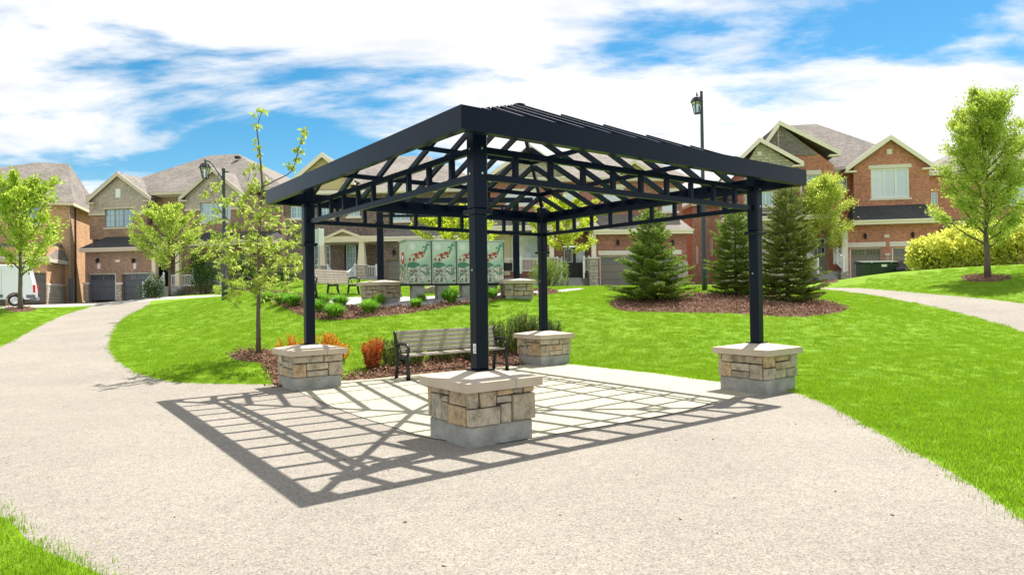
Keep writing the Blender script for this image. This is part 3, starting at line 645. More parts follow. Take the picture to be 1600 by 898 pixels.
# ------------------------------------------------------------------ benches
def arc(cx_, cz_, r_, a0, a1, n): return [(cx_ + r_ * math.cos(a0 + (a1 - a0) * i / n), cz_ + r_ * math.sin(a0 + (a1 - a0) * i / n)) for i in range(n + 1)]
def bench(loc, rot, L_, nsup, label):
    # local: x along bench, -y = front
    t = empty('park_bench', loc, rot, label, 'bench', 'benches with grey slats and black iron ends')
    xs = [-L_/2 + L_ * i / (nsup - 1) for i in range(nsup)]
    for i, x in enumerate(xs):
        fr = MB()
        # rear leg + back support (y,z)
        fr.tube([(x, .20, .02), (x, .17, .2), (x, .14, .40), (x, .17, .55), (x, .235, .78), (x, .25, .84)], [0.035, 0.030, 0.032, 0.032, 0.027, 0.032], 8)
        fr.tube([(x, -.235, .02), (x, -.245, .14), (x, -.20, .3), (x, -.215, .42)], [0.041, 0.030, 0.035, 0.032], 8)
        fr.tube([(x, -.22, .40), (x, -.05, .375), (x, .15, .385)], [0.030, 0.027, 0.030], 6)
        fr.tube([(x, -.235, .10), (x, 0, .13), (x, .185, .10)], .016, 6)
        if i in (0, nsup - 1):
            fr.tube([(x, .175, .585), (x, .05, .625), (x, -.1, .63), (x, -.19, .615), (x, -.255, .57), (x, -.26, .51), (x, -.225, .475), (x, -.18, .495), (x, -.185, .54)], [0.022, 0.026, 0.027, 0.027, 0.026, 0.024, 0.022, 0.019, 0.016], 8)
            fr.tube([(x, -.215, .42), (x, -.255, .50)], .023, 6)
            fr.tube([(x, .0, .40), (x, .03, .50), (x, .10, .60)], .014, 6)
        fr.lathe((x, -.235, 0), [(.045, 0), (.035, .03)], 8); fr.lathe((x, .20, 0), [(.045, 0), (.035, .03)], 8)
        fr.build('iron_frame', 'iron', t, True)
    lx = L_ / 2 - .028
    for k in range(5):          # back slats
        z = .50 + k * .078; y = .155 + (z - .5) * .29
        b = MB().cbox((-lx, -.016, -.034), (lx, .016, .034), .006); o = b.build('back_slat', 'woodgrey', t); o.location = (0, y - .035, z); o.rotation_euler = (R(-14), 0, 0)
    for k in range(5):          # seat slats
        y = -.20 + k * .075; MB().cbox((-lx, y - .032, .412), (lx, y + .032, .442), .006).build('seat_slat', 'woodgrey', t)
    MB().tube([(-L_/2, -.02, .12), (L_/2, -.02, .12)], .009, 6).build('stretcher', 'iron', t)
    return t
bl = (atz(626, 592, 0) + atz(783, 577, 0)) / 2
L_ = float(np.linalg.norm(atz(626, 592, 0)[:2] - atz(783, 577, 0)[:2]))
bench((bl[0], bl[1], 0), TH + .02, L_, 2, 'grey slatted park bench with black iron ends on the pad inside the pavilion')
q = Gf(519, 19.6); bench((q[0], q[1], q[2] + .02), R(65), 1.9, 3, 'park bench on the rise beside the stone pier, left of the mailboxes')
# ------------------------------------------------------------------ mailboxes
def art(name, seed, logo=False):
    m = bpy.data.materials.new(name); m.use_nodes = True; t = m.node_tree; p = t.nodes['Principled BSDF']; p.inputs['Roughness'].default_value = .35
    uv = N(t, 'ShaderNodeTexCoord'); sp3 = N(t, 'ShaderNodeSeparateXYZ'); t.links.new(uv.outputs['Object'], sp3.inputs[0])
    def mth(op, a, b=0.0):
        n = N(t, 'ShaderNodeMath'); n.operation = op
        for i, x in enumerate((a, b)):
            if isinstance(x, (int, float)): n.inputs[i].default_value = x
            else: t.links.new(x, n.inputs[i])
        return n.outputs[0]
    X, Z = sp3.outputs[0], sp3.outputs[2]
    def circ(cx_, cz_, r_, s_=60): 
        dx = mth('SUBTRACT', X, cx_); dz = mth('SUBTRACT', Z, cz_); d = mth('SQRT', mth('ADD', mth('MULTIPLY', dx, dx), mth('MULTIPLY', dz, dz)))
        n = N(t, 'ShaderNodeMath'); n.operation = 'MULTIPLY'; n.use_clamp = True; t.links.new(mth('SUBTRACT', r_, d), n.inputs[0]); n.inputs[1].default_value = s_; return n.outputs[0]
    c = ramp(t, Z, [(0, (.50, .62, .52)), (.9, (.30, .50, .40))])
    c = mixcol(t, circ(.30, .85, .36), c, (.42, .60, .49)); c = mixcol(t, circ(.26, .90, .34), c, (.55, .68, .57))
    c = mixcol(t, circ(.16, .28, .30), c, (.07, .22, .15)); c = mixcol(t, circ(.40, .12, .36), c, (.42, .58, .46)); c = mixcol(t, circ(.5, .35, .17), c, (.10, .27, .19))
    c = mixcol(t, circ(.14, .99, .11, 20), c, (.75, .80, .78))
    v = N(t, 'ShaderNodeTexVoronoi'); v.inputs['Scale'].default_value = 17; t.links.new(uv.outputs['Object'], v.inputs['Vector'])
    vs_ = N(t, 'ShaderNodeSeparateColor'); t.links.new(v.outputs['Color'], vs_.inputs[0])
    def band(x0, z0, sl_, wd):   # 1 near the slanted line
        d = mth('SUBTRACT', mth('SUBTRACT', Z, z0), mth('MULTIPLY', mth('SUBTRACT', X, x0), sl_)); d = mth('ABSOLUTE', d)
        n = N(t, 'ShaderNodeMath'); n.operation = 'MULTIPLY'; n.use_clamp = True; t.links.new(mth('SUBTRACT', wd, d), n.inputs[0]); n.inputs[1].default_value = 30; return n.outputs[0]
    dots = mth('LESS_THAN', v.outputs['Distance'], .62); on = mth('GREATER_THAN', vs_.outputs[1], .18)
    xin = mth('MULTIPLY', mth('GREATER_THAN', X, .04), mth('LESS_THAN', X, .5))
    f1 = mth('MULTIPLY', mth('MULTIPLY', dots, on), mth('MULTIPLY', band(.1, .66, .38, .12), xin))
    c = mixcol(t, f1, c, ramp(t, vs_.outputs[0], [(.2, (.30, .03, .02)), (.6, (.55, .15, .10)), (.9, (.80, .55, .48))]))
    f2 = mth('MULTIPLY', mth('MULTIPLY', dots, mth('GREATER_THAN', vs_.outputs[2], .4)), mth('MULTIPLY', band(.5, .95, .9, .12), mth('GREATER_THAN', X, .42)))
    c = mixcol(t, f2, c, (.05, .20, .12))
    f3 = mth('MULTIPLY', dots, mth('LESS_THAN', mth('ADD', Z, mth('MULTIPLY', noise(t, uv.outputs['Object'], 5, 2), .35)), .60))
    c = mixcol(t, f3, c, ramp(t, vs_.outputs[0], [(.2, (.16, .13, .11)), (.45, (.62, .62, .56)), (.7, (.52, .40, .36)), (.9, (.72, .72, .68))]))
    t.links.new(c, p.inputs['Base Color']); MATS[name] = m
art('blossom_print', 1)
def mailbox():
    A = P3(635, 443.5, 17.9); B = P3(788.5, 441, 19.0); rot = math.atan2(B[1] - A[1], B[0] - A[0]); Lm = math.hypot(B[0] - A[0], B[1] - A[1]); mw = Lm / 4
    zb = A[2]; hgt = P3(635, 375, 17.9)[2] - zb; zg = h1((A[0] + B[0]) / 2, (A[1] + B[1]) / 2)
    t = empty('community_mailbox', (A[0], A[1], zb), rot, 'row of four green community mailbox cabinets printed with red blossoms', 'mailbox')
    for i in range(4):
        x = i * mw
        c = MB().cbox((x + .012, .02, .0), (x + mw - .012, .80, hgt), .012).build('cabinet', 'alu', t)
        pnl = MB().box((0, 0, 0), (mw - .07, .012, hgt - .06)).build('printed_door', 'blossom_print', c); pnl.location = (x + .035, .005, .03)
        MB().box((x + mw - .011, .04, .02), (x + mw + .011, .76, hgt - .02)).build('seam_strip', 'rubber', t)
        MB().cbox((x + mw/2 - .17, .1, zg - zb - .15), (x + mw/2 + .17, .42, -.045), .01).build('pedestal', 'plinth', t)
    MB().box((-.02, 0, hgt), (Lm + .02, .84, hgt + .03)).build('top_cover', 'alu', t)
    MB().box((-.01, .06, -.045), (Lm + .01, .78, -.001)).build('base_tray', 'rubber', t)
    sd = MB().box((0, 0, 0), (.012, .74, hgt - .06)).build('side_panel', 'blossom_print', t); sd.location = (-.002, .04, .03)
    # round red emblem with a white wing mark
    lg = MB().lathe((-.010, .36, hgt * .60), [(.19, 0), (.19, .003)], 24, 'x').build('emblem', 'red', t)
    b = MB(); z0 = hgt * .60
    b.add([(-.0115, .48, z0 + .09), (-.0115, .33, z0 + .08), (-.0115, .22, z0), (-.0115, .36, z0 - .02), (-.0115, .33, z0 - .09), (-.0115, .45, z0 - .03)], [(0, 1, 2, 3), (3, 4, 5), (0, 3, 5)])
    b.build('emblem_mark', 'white', lg)
    rg = MB(); rg.lathe((-.0075, .36, z0), [(.215, 0), (.215, .002)], 24, 'x'); rg.build('emblem_ring', 'white', lg)
    # little parcel lock box at the right end
    MB().cbox((Lm + .05, .1, .1 + hgt * .22), (Lm + .3, .35, .1 + hgt * .42), .01).build('parcel_box', 'rubber', t)
mailbox()
def rock(loc, s, label, seed):
    rr = np.random.default_rng(seed); bm = bmesh.new(); bmesh.ops.create_icosphere(bm, subdivisions=3, radius=1)
    dirs = rr.normal(size=(14, 3)); dirs /= np.linalg.norm(dirs, axis=1)[:, None]; off = rr.uniform(.62, .95, 14)
    for v in bm.verts:
        p = np.array(v.co); 
        for d_, o_ in zip(dirs, off):
            k = p @ d_
            if k > o_: p = p - d_ * (k - o_)
        v.co = Vector(p * s) 
    b = MB(); b.add([v.co[:] for v in bm.verts], [[v.index for v in f.verts] for f in bm.faces]); bm.free()
    o = b.build('boulder', 'rock'); o.location = loc; tag(o, label, 'boulder'); return o
q = G(672, 462); rock((q[0], q[1] + .9, q[2] + .12), np.array([.42, .3, .26]), 'brown boulder on the grass behind the mailbox pedestals', 4)

jt = MB().tube([tuple(atz(x, y, .002)) for x, y in curve([(446, 601), (500, 627), (560, 650), (620, 669), (672, 684), (760, 694), (832, 684), (885, 675), (986, 658), (1070, 642), (1128, 624)], 3)], .006, 4); jo = jt.build('pad_joint', 'rubber'); jo['kind'] = 'structure'
# ------------------------------------------------------------------ houses
class House:
    def __init__(s, label, px, Y, zpx, rot, name='house'):
        o = P3(px, zpx, Y); s.z0 = o[2]; s.O = o; s.rot = R(rot); s.eu = np.array([math.cos(s.rot), math.sin(s.rot), 0]); s.ew = np.array([-math.sin(s.rot), math.cos(s.rot), 0])
        s.root = empty(name, tuple(o), s.rot, label, 'house')
    def L(s, px, py, w=0.0):
        d = ray(px, py); t = (w - (CAM - s.O) @ s.ew) / (d @ s.ew); p = CAM + d * t - s.O; return (float(p @ s.eu), float(p[2]))
    def rect(s, r_, w=0.0):     # px rect (x0,ytop,x1,ybot) -> u0,z0,u1,z1
        x0, y0, x1, y1 = r_; ym = (y0 + y1) / 2; xm = (x0 + x1) / 2
        return (s.L(x0, ym, w)[0], s.L(xm, y1, w)[1], s.L(x1, ym, w)[0], s.L(xm, y0, w)[1])
    def wall(s, outline, holes, w0, th, m, name='wall', px=True):
        o = [s.L(*p, w0) for p in outline] if px else outline
        hs_ = []
        for h_ in holes: u0, z0, u1, z1 = s.rect(h_, w0); hs_.append([(u0, z0), (u1, z0), (u1, z1), (u0, z1)])
        return MB().prism(o, hs_, lambda a, b, w: (a, w, b), w0, w0 + th).build(name, m, s.root)
    def box(s, r_, w0, w1, m, name, parent=None, px=True, ch=0):
        u0, z0, u1, z1 = s.rect(r_, w0) if px else r_
        b = MB(); (b.cbox((u0, w0, z0), (u1, w1, z1), ch) if ch else b.box((u0, w0, z0), (u1, w1, z1)))
        return b.build(name, m, parent or s.root)
    def window(s, r_, w, n=1, muntin=(2, 3), fm='white', gm='glass', sill=None, lintel=None, shutterz=True, fw=.07):
        u0, z0, u1, z1 = s.rect(r_, w); d = .10; b = MB()
        b.box((u0, w + .05, z0), (u0 + fw, w + d, z1)); b.box((u1 - fw, w + .05, z0), (u1, w + d, z1)); b.box((u0 + fw, w + .05, z0), (u1 - fw, w + d, z0 + fw)); b.box((u0 + fw, w + .05, z1 - fw), (u1 - fw, w + d, z1))
        us = np.linspace(u0 + fw, u1 - fw, n + 1)
        for u in us[1:-1]: b.box((u - fw * .5, w + .05, z0 + fw), (u + fw * .5, w + d, z1 - fw))
        f = b.build('window', fm, s.root)
        for i in range(n):
            MB().box((us[i], w + .085, z0 + fw), (us[i+1], w + .095, z1 - fw)).build('pane', gm, f)
            if muntin:
                mb = MB(); a0 = us[i] + (.5 * fw if i else 0); a1 = us[i+1] - (.5 * fw if i < n - 1 else 0)
                for j in range(1, muntin[0]): u = a0 + (a1 - a0) * j / muntin[0]; mb.box((u - .012, w + .072, z0 + fw), (u + .012, w + .084, z1 - fw))
                for j in range(1, muntin[1]): z = z0 + fw + (z1 - z0 - 2 * fw) * j / muntin[1]; mb.box((a0, w + .070, z - .012), (a1, w + .0835, z + .012))
                mb.build('muntin', fm, f)
        if sill: MB().box((u0 - .12, w - .06, z0 - .14), (u1 + .12, w + .049, z0 - .002)).build('sill', sill, f)
        if lintel: MB().box((u0 - .15, w - .03, z1 + .002), (u1 + .15, w + .049, z1 + .26)).build('lintel', lintel, f)
        MB().box((u0 - .05, w + .12, z0 - .05), (u1 + .05, w + .14, z1 + .05)).build('window_backing', 'vent', f)
        return f
    def garage(s, r_, w, m, trim, ncol=8):
        u0, z0, u1, z1 = s.rect(r_, w); g_ = MB()
        g_.box((u0, w + .02, z0), (u0 + .08, w + .14, z1)); g_.box((u1 - .08, w + .02, z0), (u1, w + .14, z1)); g_.box((u0 + .08, w + .02, z1 - .08), (u1 - .08, w + .14, z1))
        f = g_.build('garage_door', trim, s.root); a0, a1, b1 = u0 + .08, u1 - .08, z1 - .08; hh = (b1 - z0) / 4
        for i in range(4):
            p = MB().cbox((a0 + .002, w + .13, z0 + hh * i + .006), (a1 - .002, w + .16, z0 + hh * (i + 1) - .006), .01)
            if i < 3:
                for j in range(ncol): 
                    x0 = a0 + (a1 - a0) * (j + .12) / ncol; x1 = a0 + (a1 - a0) * (j + .88) / ncol; p.cbox((x0, w + .122, z0 + hh * i + .1), (x1, w + .131, z0 + hh * (i + 1) - .1), .004)
            p.build('door_panel', m, f)
        for k in range(2):
            for j in range(ncol // 2):
                for q_ in range(2):
                    gw = (a1 - a0) / (ncol + 1.2); x0 = a0 + gw * .35 + j * gw + (k * (ncol / 2) + k * .6) * gw; 
                    zc0 = z0 + hh * 3 + .08 + q_ * (hh - .16) / 2
                    MB().box((x0 + .03, w + .122, zc0 + .015), (x0 + gw - .03, w + .1295, zc0 + (hh - .16) / 2 - .015)).build('pane', 'glass_dark', f)
        MB().box((u0, w + .17, z0), (u1, w + .2, z1)).build('door_backing', 'vent', f)
        return f
    def lamp(s, px, py, w, sc_=1.0):
        u, z = s.L(px, py, w); b = MB(); b.lathe((u, w - .16, z - .16), [(.05, 0), (.09, .05), (.1, .25), (.13, .26), (.04, .36), (.015, .42)], 8)
        b.beam((u, w + .0, z + .12), (u, w - .16, z + .2), .03, .03); b.box((u - .05, w - .02, z), (u + .05, w + .0, z + .22)); return b.build('wall_lantern', 'rubber', s.root)
    def gable(s, apex, left, right, w0, w1, ov=.35, roofm='shingle', rakem='eave', th=.16, rise=.0, rake_h=.26):
        """px apex/left eave/right eave of the rake line on plane w0-ov; roof runs back to w1"""
        A, Lf, Rt = s.L(*apex, w0 - ov), s.L(*left, w0 - ov), s.L(*right, w0 - ov)
        zE = (Lf[1] + Rt[1]) / 2; Lf = (Lf[0], zE); Rt = (Rt[0], zE)
        for k, (P, sg) in enumerate(((Lf, 1), (Rt, -1))):
            MB().slab([(P[0], w0 - ov, P[1]), (A[0], w0 - ov, A[1]), (A[0], w1, A[1]), (P[0], w1, P[1])], th).build('roof', roofm, s.root)
            d = Vector((A[0] - P[0], A[1] - P[1])).normalized(); 
            o = [(P[0], P[1] + .01), (A[0], A[1] + .01), (A[0], A[1] - rake_h / abs(d.x)), (P[0], P[1] - rake_h / abs(d.x))]
            if sg < 0: o = o[::-1]
            x = MB().prism([Vector(q) for q in o], [], lambda a, b, w: (a, w, b), w0 - ov - .05, w0 - ov - .003); x.build('rake_board', rakem, s.root)
            # eave return
            MB().box((P[0] - (.02 if sg > 0 else -.02), w0 - ov - .04, P[1] - rake_h * 1.25), (P[0] + sg * .75, w0 + .05, P[1] - rake_h * .75 - .02)).build('eave_return', rakem, s.root)
        return A, Lf, Rt
    def hip(s, u0, u1, w0, w1, ze, ridge, ov=.4, m='shingle', th=.1, fascia='eave'):
        """ridge: two (u,w,z) points"""
        a, b, c, d = (u0 - ov, w0 - ov, ze), (u1 + ov, w0 - ov, ze), (u1 + ov, w1 + ov, ze), (u0 - ov, w1 + ov, ze); r1, r2 = ridge
        for pts_ in ((a, b, r2, r1), (b, c, r2), (c, d, r1, r2), (d, a, r1)):
            MB().slab(pts_, th).build('roof', m, s.root)
        x = MB(); e0, e1, f0, f1 = u0 - ov, u1 + ov, w0 - ov, w1 + ov
        x.box((e0, f0 - .03, ze - .24), (e1, f0 + .02, ze - .02)); x.box((e0, f1 - .02, ze - .24), (e1, f1 + .03, ze - .02)); x.box((e0 - .03, f0, ze - .24), (e0 + .02, f1, ze - .02)); x.box((e1 - .02, f0, ze - .24), (e1 + .03, f1, ze - .02))
        x.build('fascia', fascia, s.root); MB().box((e0 + .02, f0 + .02, ze - .22), (e1 - .02, f1 - .02, ze - .18)).build('soffit', 'soffit', s.root)
    def lean(s, r_px, wf, wb, ztop_px, m='shingle_dk', fm='eave', fh=.32, ends=True):
        """lean-to roof; r_px=(x0,yEave,x1) eave line top on plane wf; ztop_px y at plane wb"""
        x0, ye, x1 = r_px; u0 = s.L(x0, ye, wf)[0]; u1 = s.L(x1, ye, wf)[0]; ze = s.L((x0 + x1) / 2, ye, wf)[1]; zt_ = s.L((x0 + x1) / 2, ztop_px, wb)[1]; k = .5 if ends else 0
        MB().slab([(u0, wf, ze), (u1, wf, ze), (u1 - k, wb, zt_), (u0 + k, wb, zt_)], .08).build('roof', m, s.root)
        if ends:
            MB().slab([(u0, wf, ze - .002), (u0 + k, wb, zt_), (u0, wb, ze - .002)], .06).build('roof', m, s.root); MB().slab([(u1, wf, ze - .002), (u1, wb, ze - .002), (u1 - k, wb, zt_)], .06).build('roof', m, s.root)
        b = MB(); b.box((u0, wf - .04, ze - fh), (u1, wf + .0, ze - .03)); b.box((u0 - .04, wf, ze - fh), (u0, wb, ze - .03)); b.box((u1, wf, ze - fh), (u1 + .04, wb, ze - .03)); b.build('fascia', fm, s.root)
        MB().box((u0 - .06, wf - .14, ze - .13), (u1 + .06, wf - .042, ze - .02)).build('gutter', fm, s.root)
        MB().box((u0, wf + .001, ze - fh + .02), (u1, wb, ze - fh + .06)).build('soffit', 'soffit', s.root)
    def railing(s, p0, p1, w0, w1, m='white', hgt_px=None, n=12, hh=.9, post=.05):
        """p0,p1 px of top rail ends on planes w0,w1"""
        a, b = s.L(*p0, w0), s.L(*p1, w1); A = Vector((a[0], w0, a[1])); B = Vector((b[0], w1, b[1])); r_ = MB()
        r_.beam(A, B, .07, .06); r_.beam(A - Vector((0, 0, hh - .1)), B - Vector((0, 0, hh - .1)), .06, .06)
        for i in range(n + 1):
            q = A.lerp(B, i / n); r_.beam(q - Vector((0, 0, .03)), q - Vector((0, 0, hh - .07)), .03, .03, (0, 1, 0))
        for q in (A, B): r_.beam(q + Vector((0, 0, .15)), q - Vector((0, 0, hh + .1)), post * 2, post * 2, (0, 1, 0))
        return r_.build('railing', m, s.root)
    def vent(s, px, py, w):
        u, z = s.L(px, py, w); MB().box((u - .2, w - .15, z - .1), (u + .2, w + .2, z + .1)).build('roof_vent', 'vent', s.root)
    def pipe(s, px, y0, y1, w, m='taupe'):
        u, z0 = s.L(px, y1, w); z1 = s.L(px, y0, w)[1]; MB().box((u - .05, w - .09, z0), (u + .05, w - .01, z1)).build('downpipe', m, s.root)
    def steps(s, px0, px1, y0, y1, w0, w1, n=5):
        u0 = s.L(px0, y1, w0)[0]; u1 = s.L(px1, y1, w0)[0]; zb = s.L(px0, y1, w0)[1]; zt_ = s.L(px0, y0, w1)[1]; b = MB()
        for i in range(n): b.box((u0, w0 + (w1 - w0) * i / n, zb - .6), (u1, w1, zb + (zt_ - zb) * (i + 1) / n))
        b.build('front_steps', 'step', s.root)
def win_at(s, u0, z0, u1, z1, side_x, sgn_): pass
# ---- house with grey shake gables (left centre)
h2 = House('brown brick house with two grey shingled gables and slate blue garage doors', 133, 53, 469, -10)
B0 = -2.5
h2.wall([(133, 392), (133, 480), (242, 480), (242, 390)], [(138, 427, 181, 472), (190, 426, 236, 472)], 0, .3, 'brick_brown')
uL, uR, uM = h2.L(133, 430)[0], h2.L(242, 430)[0], h2.L(444, 430, 2.0)[0]
zG = h2.L(187, 392)[1]
h2.garage((138, 427, 181, 469), .1, 'gar_blue', 'white'); h2.garage((190, 426, 236, 469), .1, 'gar_blue', 'white')
for r_ in ((130, 444, 138, 470), (181, 442, 190, 470)): h2.box(r_, -.06, 0, 'stonewall', 'stone_base'); h2.box((r_[0] - 1, 441, r_[2] + 1, 444), -.09, 0.0, 'stonelight', 'stone_ledge')
h2.box((180, 405.5, 187, 409.5), -.05, 0, 'stonelight', 'house_number_plaque')
for x in (154, 210): h2.lamp(x, 408, 0); h2.box((x - 2, 411, x + 2.5, 420), -.06, 0, 'stonelight', 'keystone')
h2.lean((124, 386, 249), -.5, 1.6, 370)
WU = 1.6     # upper wall plane
h2.wall([(140, 321), (140, 374), (230, 374), (230, 321), (230, 306), (183, 268), (140, 306)], [(164, 326, 207, 355)], WU, .3, 'brick_brown')
# siding over the upper part of the gable
h2.wall([(139.5, 335), (139.5, 305), (183, 267.5), (230.5, 304), (230.5, 333.5)], [(164, 325, 207, 355.5)], WU - .06, .055, 'siding', 'shake_siding')
h2.box((138, 333, 164, 336.5), WU - .12, WU - .061, 'eave', 'belt_trim'); h2.box((207, 332, 232, 335.5), WU - .12, WU - .061, 'eave', 'belt_trim')
h2.window((164, 326, 207, 355), WU, 3, (2, 3), 'taupe', sill='eave'); h2.box((161, 324, 209, 326), WU - .1, WU - .061, 'eave', 'window_head')
h2.box((180.5, 295, 188, 309), WU - .1, WU - .061, 'white', 'gable_vent')
h2.gable((183, 269), (134, 313), (236, 308), WU, 7.5)
h2.wall([(230, 303), (230, 392), (292, 392), (292, 300)], [(239, 324, 252, 349)], WU + .9, .3, 'brick_brown'); h2.window((239, 324, 252, 349), WU + .9, 1, (1, 3), 'taupe', sill='eave')
h2.box((228, 301, 296, 307), WU + .4, WU + 1.0, 'eave', 'fascia')
WR = 1.2
h2.wall([(290, 325), (290, 395), (440, 395), (440, 322), (374, 297), (332, 262), (291, 300)], [(313, 317, 360, 347)], WR, .3, 'brick_brown')
h2.wall([(289.5, 328), (289.5, 300), (332, 261.5), (375, 296), (375, 325)], [(313, 316, 360, 347.5)], WR - .06, .055, 'siding', 'shake_siding')
h2.box((288, 326, 313, 329.5), WR - .12, WR - .061, 'eave', 'belt_trim'); h2.box((360, 324, 377, 327.5), WR - .12, WR - .061, 'eave', 'belt_trim')
h2.window((313, 317, 360, 347), WR, 3, (2, 3), 'white', sill='eave'); h2.box((328, 284.5, 336, 299), WR - .1, WR - .061, 'white', 'gable_vent')
h2.gable((332, 262), (279, 310), (383, 303), WR, 7.5)
h2.lean((286, 376, 425), -.7, 1.2, 363)
# recess and porch
h2.wall([(242, 388), (242, 480), (440, 480), (440, 384)], [(250, 412, 264, 452), (300, 408, 340, 440)], 2.0, .3, 'brick_brown'); h2.box((250, 412, 264, 454), 2.02, 2.1, 'darkdoor', 'front_door'); h2.window((300, 408, 340, 440), 2.0, 3, None, 'white', 'glass_dark')
h2.box((240, 455, 420, 480), -.2, 2.0, 'brick_dark', 'porch_base')
for x in (240, 277, 384): h2.box((x - 3, 385, x + 3, 470), -.5, -.15, 'cream', 'porch_column')
h2.railing((266, 430), (275, 430), -.2, -.2, n=4); h2.railing((281, 430), (345, 429), -.2, -.2, n=26)
h2.railing((224, 443), (240, 424), -2.6, -.4, n=9); h2.railing((244, 447), (256, 428), -2.6, -.6, n=8); h2.steps(226, 256, 448, 470, -2.6, -.2)
h2.hip(h2.L(140, 310, WU)[0], h2.L(440, 310, 2)[0], 2.0, 14, h2.L(260, 301, 2.0)[1], [(h2.L(328, 243, 8)[0], 8, h2.L(328, 243, 8)[1]), (h2.L(372, 242, 8)[0], 8, h2.L(328, 243, 8)[1])])
b_ = h2.z0
for x, y in ((371, 246), (372, 274), (350, 262)): h2.vent(x, y, 6.6)
u0 = h2.L(140, 400, WU)[0]; u1 = h2.L(440, 400, 2)[0]
MB().box((u0, WU + .31, -1), (u0 + .3, 14, h2.L(200, 302, 2)[1])).build('side_wall', 'brick_brown', h2.root); MB().box((u1 - .3, 2.31, -1), (u1, 14, h2.L(200, 302, 2)[1])).build('side_wall', 'brick_brown', h2.root)
MB().box((uL, .31, -1), (uL + .3, 2.4, zG - .1)).build('side_wall', 'brick_brown', h2.root); MB().box((u0, 13.7, -1), (u1, 14, h2.L(200, 302, 2)[1] - .01)).build('back_wall', 'brick_brown', h2.root)
# ---- far left tan house
h1_ = House('tan brick house at the left edge with a brown garage and a stone base', 73, 49, 472, 20)
def sideL(px, py, u=0.0):      # ray onto the plane u = const
    d = ray(px, py); t = (u - (CAM - h1_.O) @ h1_.eu) / (d @ h1_.eu); p = CAM + d * t - h1_.O; return float(p @ h1_.ew), float(p[2])
wP = sideL(101, 400)[0]; zP = sideL(90, 386)[1]
h1_.wall([(-60, 388), (-60, 490), (73, 490), (73, 384)], [(22, 426, 72, 480), (-50, 426, 8, 480)], 0, .3, 'brick_tan'); h1_.garage((22, 426, 72, 474), .1, 'gar_brown', 'gar_brown'); h1_.garage((-50, 426, 8, 476), .1, 'gar_brown', 'gar_brown')
MB().box((-.3, .31, -1.2), (0, wP, zP)).build('side_wall', 'brick_tan', h1_.root)
zs = sideL(90, 446)[1]; MB().box((.002, -.07, -1), (.07, wP, zs)).build('stone_base', 'stonewall', h1_.root); MB().box((.002, -.1, zs), (.1, wP, zs + .12)).build('stone_ledge', 'stonelight', h1_.root)
um = .3; wM = wP + .01; wE = sideL(147, 350, um)[0]; zM = sideL(118, 322, um)[1]
MB().box((um - .3, wM, -1.2), (um, wE + 2, zM)).build('side_wall', 'brick_tan', h1_.root)
MB().box((-16, wM + .001, -1.2), (um - .301, wM + .3, zM)).build('wall', 'brick_tan', h1_.root)
h1_.window((30, 322, 62, 350), wM - .11, 3, (2, 3), 'taupe', sill='eave')
h1_.gable((50, 277), (10, 312), (80, 306), wM, wM + 6, rakem='cream'); h1_.wall([(20, 312), (50, 279), (75, 306), (75, 320), (20, 324)], [], wM - .02, .019, 'brick_tan')
h1_.lean((-70, 402, 76), -.5, wM, 380, 'shingle')
zr = h1_.L(107, 256, wM + 6)[1]
h1_.hip(-16, um, wM, wE + 2, zM, [(h1_.L(60, 256, wM + 6)[0], wM + 6, zr), (h1_.L(108, 256, wM + 6)[0], wM + 6, zr)], fascia='cream')
for x, u_, m_ in ((107, um, 'taupe'), (117, um, 'darkdoor')): w_, z = sideL(x, 400, u_); MB().box((u_ + .01, w_ - .06, -1), (u_ + .12, w_ + .06, zM - .1)).build('downpipe', m_, h1_.root)
for x, y in ((73, 287), (100, 292)): h1_.vent(x, y, wM + 4.5)
w_, z = sideL(106, 452, um); MB().cbox((um + .13, w_ - .25, z - 1.0), (um + .4, w_ + .25, z + .9), .04).build('utility_meter', 'gar_blue', h1_.root)
# ---- centre dark brick house with cream porch
hc = House('dark brown brick house with cream gabled porch behind the small pergola', 470, 47, 449, -4)
hc.wall([(446, 300), (446, 470), (600, 470), (600, 376), (762, 376), (762, 296)], [(454, 322, 473, 341), (500, 318, 520, 340), (543, 316, 562, 338), (612, 326, 640, 345), (670, 330, 690, 350), (490, 383, 516, 425), (538, 380, 572, 436)], 0, .3, 'brick_dark')
for r_ in ((454, 322, 473, 341), (500, 318, 520, 340), (543, 316, 562, 338), (612, 326, 640, 345), (670, 330, 690, 350)): hc.window(r_, 0, 2, (2, 2), 'white', sill='creamwhite')
hc.window((490, 383, 516, 425), 0, 2, (2, 4), 'white', 'glass_dark')
hc.box((538, 380, 572, 436), .12, .2, 'navy', 'door_surround'); hc.window((541, 383, 556, 424), .02, 1, (3, 4), 'white', 'glass', fw=.05); hc.window((560, 383, 568, 424), .02, 1, (1, 4), 'white', 'glass', fw=.04)
